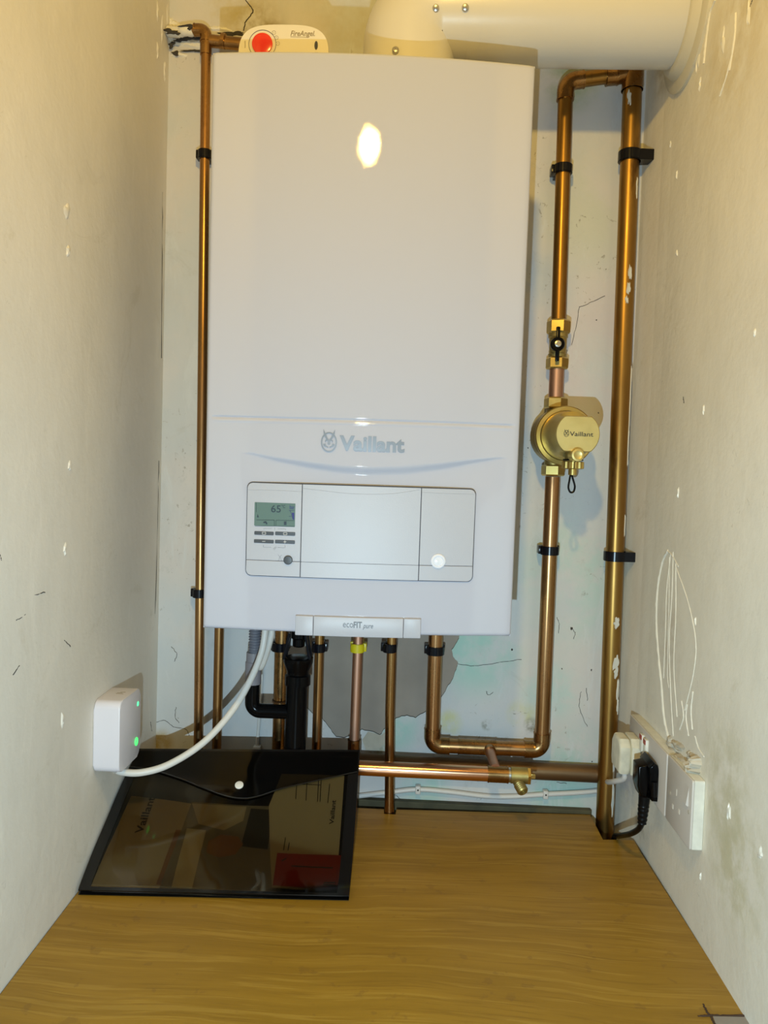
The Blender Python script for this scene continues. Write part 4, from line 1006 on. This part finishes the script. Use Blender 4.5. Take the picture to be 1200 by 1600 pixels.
# ------------------------------------------------------------------ sockets and plugs
xi = XR-.015
def sock(name, label, y0, y1, z0, z1, cat='socket'):
    t = thing(name, label, cat, (XR, (y0+y1)/2, z0))
    bm = prism(bmesh.new(), rrect(y0, z0, y1, z1, .002, 3), 'yz', XR-.0002, xi+.003, .0003, 1); obj('back_box', bm, M['socket_side'], t)
    bm = prism(bmesh.new(), rrect(y0, z0, y1, z1, .003, 3), 'yz', xi+.003, xi, .0010, 2); return t, obj('face_plate', bm, M['socket'], t)
s1, f1 = sock('single_socket', 'single white wall socket nearer the camera with filler crumbling on top', 0.893, 0.980, 1.0065, 1.0892)
def yzbox(bm, a, b, th=.0005): box(bm, (xi-th, a[0], a[1]), (xi+.001, b[0], b[1])); return bm
bm = bmesh.new()
for px, py, w2, h2 in ((1057, 1238, .0012, .0040), (1051, 1260, .0032, .0012), (1061, 1268, .0032, .0012)):
    c = PX(px, py, xi); h2 = h2*1.0
    if w2 > h2: w2, h2 = .0022, .0028
    yzbox(bm, (c.y-w2, c.z-h2), (c.y+w2, c.z+h2), .0003)
obj('pin_slot', bm, M['hole'], f1, smooth=0)
for px, py in ((1047, 1239), (1076, 1269)):
    bm = bmesh.new(); c = PX(px, py, xi); lathe(bm, (xi+.0005, c.y, c.z), (-1, 0, 0), [(0, .0026), (.0008, .0024), (.0004, 0)], 14)
    obj('screw', bm, M['cream_plaster'], f1)
c = PX(1073, 1243, xi)
bm = bmesh.new()
v = [bm.verts.new(p_) for p_ in ((xi, c.y-.006, c.z+.012), (xi, c.y+.006, c.z+.012), (xi, c.y+.006, c.z-.011), (xi, c.y-.006, c.z-.011), (xi-.0030, c.y-.006, c.z-.009), (xi-.0030, c.y+.006, c.z-.009))]
for f_ in ((0, 1, 2, 3), (0, 4, 5, 1), (3, 2, 5, 4), (0, 3, 4), (1, 5, 2)): bm.faces.new([v[i] for i in f_])
obj('rocker_switch', bm, M['socket'], f1, smooth=0)
s2, f2 = sock('double_socket', 'double white wall socket in the corner holding two plugs', 0.984, 1.154, 1.0055, 1.0875)
for px, py in ((1005, 1158), (1011, 1166)):
    c = PX(px, py, xi); bm = bmesh.new(); box(bm, (xi-.004, c.y-.0055, c.z-.014), (xi+.001, c.y+.0055, c.z+.010), .0012); sw = obj('rocker_switch', bm, M['socket_side'], f2)
    bm = bmesh.new(); box(bm, (xi-.0045, c.y-.0050, c.z+.0030), (xi-.003, c.y+.0050, c.z+.0092)); obj('red_mark', bm, M['switch_red'], sw, smooth=0)
# white plug
c = PX(999, 1185, xi); py0, py1 = 1.090, 1.140; pz0, pz1 = P(985, 1213, 1.09).z, P(985, 1158, 1.09).z
wp = thing('white_plug', 'yellowed white plug in the far half of the double socket', 'plug', (xi-.001, (py0+py1)/2, pz0))
prof = [(py0+.004, pz0), (py1-.004, pz0), (py1, pz0+.012), (py1, pz1-.012), (py1-.010, pz1), (py0+.010, pz1), (py0, pz1-.010), (py0, pz0+.010)]
bm = prism(bmesh.new(), prof, 'yz', xi-.0130, xi-.0002, .0015, 2); obj('base', bm, M['old_plug'], wp)
bm = prism(bmesh.new(), [(a*.96+(py0+py1)/2*.04, b*.97+(pz0+pz1)/2*.03) for a, b in prof], 'yz', xi-.0300, xi-.0133, .0045, 4); obj('cover', bm, M['old_plug'], wp)
w0 = Vector((xi-.020, py0+.012, pz0+.004))
obj('flex', tube(bmesh.new(), catmull([w0, P(975, 1216, 1.105), P(960, 1221, 1.13), P(950, 1222, 1.18), P(950, 1221, 1.222), P(948, 1235, 1.225)], 8), .0040, 12), M['cable'], wp)
# black plug
bp_ = thing('black_plug', 'black moulded plug with a finger loop in the near half of the double socket', 'plug', (xi-.001, 1.035, 1.02))
def xzp(pts, y): return [(P(px, py, y).x, P(px, py, y).z) for px, py in pts]
bm = prism(bmesh.new(), xzp([(1012, 1197), (1020, 1189), (1026, 1194), (1031.5, 1222), (1032, 1243), (1027, 1250), (1016, 1249), (1013, 1222)], 1.02), 'xz', 1.012, 1.058, .0022, 3); obj('body', bm, M['black'], bp_)
bm = prism(bmesh.new(), xzp([(998.5, 1199), (1013, 1196), (1015, 1215), (1013, 1249), (1002, 1246), (997.5, 1230)], 1.02), 'xz', 1.022, 1.050, .0025, 3); obj('finger_grip', bm, M['black'], bp_)
bm = bmesh.new(); q = P(1022, 1233, 1.012); tube(bm, [(q.x, 1.0125, q.z+.010), (q.x+.001, 1.0125, q.z-.010)], .0042, 14); obj('fuse_cover', bm, M['black_soft'], bp_)
ym = 1.036
k0 = P(1007, 1243, 1.034); k1 = P(1003, 1286, 1.034)
bm = bmesh.new(); n = 24; pp = [k0.lerp(k1, i/n) for i in range(n+1)]
tube(bm, pp, [(.0078-.0022*i/n)+(.0006 if i % 4 < 2 and i > 8 else 0) for i in range(n+1)], 16); obj('strain_relief', bm, M['black_soft'], bp_, smooth=25)
obj('flex', tube(bmesh.new(), catmull([k1+(k0-k1)*.1, k1, P(997, 1296, 1.045), P(984, 1303, 1.07), P(968, 1306, 1.12), P(960, 1308, 1.16), P(957, 1330, 1.18)], 8), .0040, 12), M['black_soft'], bp_)

# ------------------------------------------------------------------ document wallet
def lerp(a, b, t): return a+(b-a)*t
Lp = []
for (px, py, ins) in ((122, 1397, .002), (142, 1345, .003), (163, 1295, .003), (184, 1245, .003), (200, 1210, .004), (216, 1176, .010)):
    q = PL(px, py, ins); q.z = max(q.z, ZT+.0008); Lp.append(q)
Lp[0] = PZ(122, 1398, ZT+.0008)
BR_ = PZ(545, 1407, ZT+.0008); TR_ = P(562, 1178, 1.138)
def Lc_(v):
    t = v*(len(Lp)-1); i = min(int(t), len(Lp)-2); c = catmull(Lp, 10); k = v*(len(c)-1); i = min(int(k), len(c)-2); return c[i].lerp(c[i+1], k-i)
_cat = catmull(Lp, 10)
def Lcurve(v):
    k = v*(len(_cat)-1); i = min(int(k), len(_cat)-2); return _cat[i].lerp(_cat[i+1], k-i)
def Rcurve(v):
    # flat on the worktop at the front, lifting over the bright pipe at the back
    s = v; y = lerp(BR_.y, TR_.y, s); x = lerp(BR_.x, TR_.x, s)
    z = lerp(BR_.z, TR_.z, s**1.7) if s > 0 else BR_.z
    return Vector((x, y, z))
def S(u, v, off=0.0):
    a, b = Lcurve(v), Rcurve(v); p_ = a.lerp(b, u)
    uu_ = math.sin(PI*u)
    p_.z += 0.004*uu_*math.sin(PI*v)*math.sin(5*u+2*v) + off
    p_.z = max(p_.z, ZT+.0006+off)
    return p_
def proj(p_):
    c = RC.transposed() @ (Vector(p_)-Vector((0, 0, CZ))); return 600+F*c.x/-c.z, 800-F*c.y/-c.z
def UV(px, py):
    u, v = .5, .5
    for _ in range(25):
        x, y = proj(S(u, v)); e = 1e-3
        xu, yu_ = proj(S(u+e, v)); xv, yv = proj(S(u, min(v+e, 1)) if v+e <= 1 else S(u, v-e))
        sg = 1 if v+e <= 1 else -1
        a, b, c, dd2 = (xu-x)/e, (xv-x)/e*sg, (yu_-y)/e, (yv-y)/e*sg
        det = a*dd2-b*c
        du = ((px-x)*dd2-b*(py-y))/det; dv = (a*(py-y)-c*(px-x))/det
        u = max(0, min(1, u+.8*du)); v = max(0, min(1, v+.8*dv))
    return u, v
def sheet(bm, u0, v0, u1, v1, off, th=.0004, nu=24, nv=24):
    top = [[bm.verts.new(S(lerp(u0, u1, i/nu), lerp(v0, v1, j/nv), off+th)) for i in range(nu+1)] for j in range(nv+1)]
    bot_ = [[bm.verts.new(S(lerp(u0, u1, i/nu), lerp(v0, v1, j/nv), off)) for i in range(nu+1)] for j in range(nv+1)]
    for j in range(nv):
        for i in range(nu):
            bm.faces.new((top[j][i], top[j][i+1], top[j+1][i+1], top[j+1][i])); bm.faces.new((bot_[j][i], bot_[j+1][i], bot_[j+1][i+1], bot_[j][i+1]))
    def side(a, b):
        for k in range(len(a)-1): bm.faces.new((a[k], a[k+1], b[k+1], b[k]))
    side(top[0], bot_[0]); side(top[-1], bot_[-1]); side([r[0] for r in top], [r[0] for r in bot_]); side([r[-1] for r in top], [r[-1] for r in bot_])
    return bm
def upoly(bm, uvs, off, th=.0003):
    """a flat outline in sheet coordinates laid on the sheet, cut finely so that it follows it"""
    b = bmesh.new(); f = b.faces.new([b.verts.new((x, y, 0)) for x, y in uvs])
    xs3 = [p_[0] for p_ in uvs]; ys3 = [p_[1] for p_ in uvs]
    for ax, lo, hi, st in ((0, min(xs3), max(xs3), .05), (1, min(ys3), max(ys3), .04)):
        t = math.ceil(lo/st)*st+1e-5
        while t < hi:
            no = (1, 0, 0) if ax == 0 else (0, 1, 0); co = (t, 0, 0) if ax == 0 else (0, t, 0)
            bmesh.ops.bisect_plane(b, geom=b.verts[:]+b.edges[:]+b.faces[:], plane_co=co, plane_no=no); t += st
    mp = {v: (bm.verts.new(S(v.co.x, v.co.y, off+th))) for v in b.verts}
    for f in b.faces: bm.faces.new([mp[v] for v in f.verts])
    b.free(); return bm
def pp_(bm, pts, off): return upoly(bm, [UV(*p_) for p_ in pts], off)
wl_t = thing('document_wallet', 'black document wallet with a smoky clear front leaning at the back of the worktop', 'document wallet', S(.5, 0))
obj('back_sheet', sheet(bmesh.new(), 0, 0, 1, 1, 0), M['wallet_black'], wl_t, smooth=40)
# papers inside: their own things
pa = thing('booklet', 'large pale instruction booklet inside the left of the wallet', 'booklet', S(.3, .05, .001))
b = UV(150, 1392); b2 = UV(432, 1262)
pu = upoly(bmesh.new(), [UV(140, 1391), UV(252, 1393), UV(325, 1262), UV(205, 1245)], .0010)
cov = obj('cover', pu, M['paper'], pa, smooth=40)
def edge_text(s, px, py, ang_uv, w_uv, h_uv, mat, parent, off, bold=0.02):
    u0, v0 = UV(px, py); bm = text_bm(s, w_uv, h_uv, bold)
    ca, sa = math.cos(ang_uv), math.sin(ang_uv)
    for v in bm.verts: v.co = S(u0+(v.co.x*ca-v.co.y*sa), v0+(v.co.x*sa+v.co.y*ca)*1.35, off)
    return obj('lettering', bm, mat, parent, smooth=0)
edge_text('Vaillant', 222, 1304, PI/2, .17, .030, M['ink'], cov, .0016)
bm = pp_(bmesh.new(), [(244, 1384), (262, 1386), (290, 1300), (275, 1298)], .0014); obj('title_band', bm, M['paper_brown'], cov)
pb = thing('leaflet', 'grey photo leaflet in the middle of the wallet', 'leaflet', S(.5, .05, .001))
co2 = obj('cover', pp_(bmesh.new(), [(247, 1395), (432, 1399), (428, 1262), (300, 1255)], .0018), M['paper_grey'], pb)
obj('pale_panel', pp_(bmesh.new(), [(268, 1389), (300, 1391), (322, 1300), (292, 1297)], .0022), M['paper_light'], co2)
obj('photo_area', pp_(bmesh.new(), [(376, 1325), (418, 1330), (426, 1268), (392, 1266)], .0022), M['ink'], co2)
obj('photo_area', pp_(bmesh.new(), [(322, 1335), (342, 1343), (368, 1338), (380, 1322), (372, 1310), (345, 1307), (325, 1318)], .0024), M['paper_brown'], co2)
obj('photo_area', pp_(bmesh.new(), [(300, 1258), (385, 1263), (380, 1285), (350, 1300), (310, 1290)], .0021), M['paper'], co2)
pc = thing('papers', 'pale printed papers inside the right of the wallet', 'papers', S(.8, .05, .001))
co3 = obj('sheet', pp_(bmesh.new(), [(425, 1390), (524, 1396), (538, 1215), (440, 1212), (420, 1262)], .0026), M['paper'], pc)
edge_text('Vaillant', 521, 1292, PI/2, .115, .018, M['ink'], co3, .0034)
bm = bmesh.new()
for (a, b) in (((462, 1252), (464, 1222)), ((478, 1254), (480, 1220)), ((496, 1256), (498, 1218)), ((500, 1256), (502, 1218)), ((512, 1258), (515, 1228)), ((443, 1332), (446, 1312)), ((450, 1332), (452, 1320)), ((456, 1228), (502, 1230))):
    ua, ub = UV(*a), UV(*b); tube(bm, [S(lerp(ua[0], ub[0], k/4), lerp(ua[1], ub[1], k/4), .0031) for k in range(5)], .0006, 4)
obj('printed_lines', bm, M['ink'], co3)
pd = thing('red_card', 'dark red card at the front right corner of the wallet', 'card', S(.9, .1, .003))
co4 = obj('card', pp_(bmesh.new(), [(426, 1388), (531, 1394), (537, 1341), (433, 1337)], .0036), M['card_red'], pd)
edge_text('Certificate', 520, 1360, PI, .17, .03, M['ink'], co4, .0042, .0) if False else None
bm = bmesh.new()
for (a, b) in (((455, 1358), (520, 1361)), ((440, 1350), (447, 1346)), ((505, 1387), (524, 1388)), ((506, 1384), (524, 1384))):
    ua, ub = UV(*a), UV(*b); tube(bm, [S(lerp(ua[0], ub[0], k/4), lerp(ua[1], ub[1], k/4), .0041) for k in range(5)], .0010, 4)
obj('printed_lines', bm, M['ink'], co4)
# film, borders, flap, popper
obj('clear_front', sheet(bmesh.new(), 0.02, 0.03, .98, .97, .0052, .0003, 40, 40), M['film'], wl_t, smooth=60)
bm = bmesh.new()
for e in ((0, 0, 1, .022), (0, .96, 1, 1), (0, 0, .040, 1), (.955, 0, 1, 1)): sheet(bm, *e, .0050, .0012, 16, 16)
obj('border', bm, M['wallet_black'], wl_t, smooth=40)
fl_o = [(214, 1180), (560, 1182), (558, 1214), (520, 1222), (470, 1233), (440, 1240), (405, 1252), (378, 1256), (350, 1251), (315, 1238), (280, 1224), (236, 1211), (203, 1206)]
obj('flap', pp_(bmesh.new(), fl_o,   .0072), M['flap_film'], wl_t, smooth=40)
bm = bmesh.new(); fe = [UV(*p_) for p_ in fl_o[2:]]
tube(bm, catmull([S(u, v, .0076) for u, v in fe], 6), .0009, 6); obj('flap_rim', bm, M['wallet_flap'], wl_t)
u_, v_ = UV(373.5, 1235)
c = S(u_, v_, .0078); nrm = (S(u_+.02, v_)-S(u_-.02, v_)).cross(S(u_, v_+.02)-S(u_, v_-.02)).normalized()
if nrm.z < 0: nrm = -nrm
bm = bmesh.new(); lathe(bm, c-nrm*.001, nrm, [(0, .0062), (.0020, .0060), (.0026, .005), (.0026, 0)], 28); obj('popper', bm, M['popper'], wl_t, label='white round popper')
bpy.context.view_layer.update()
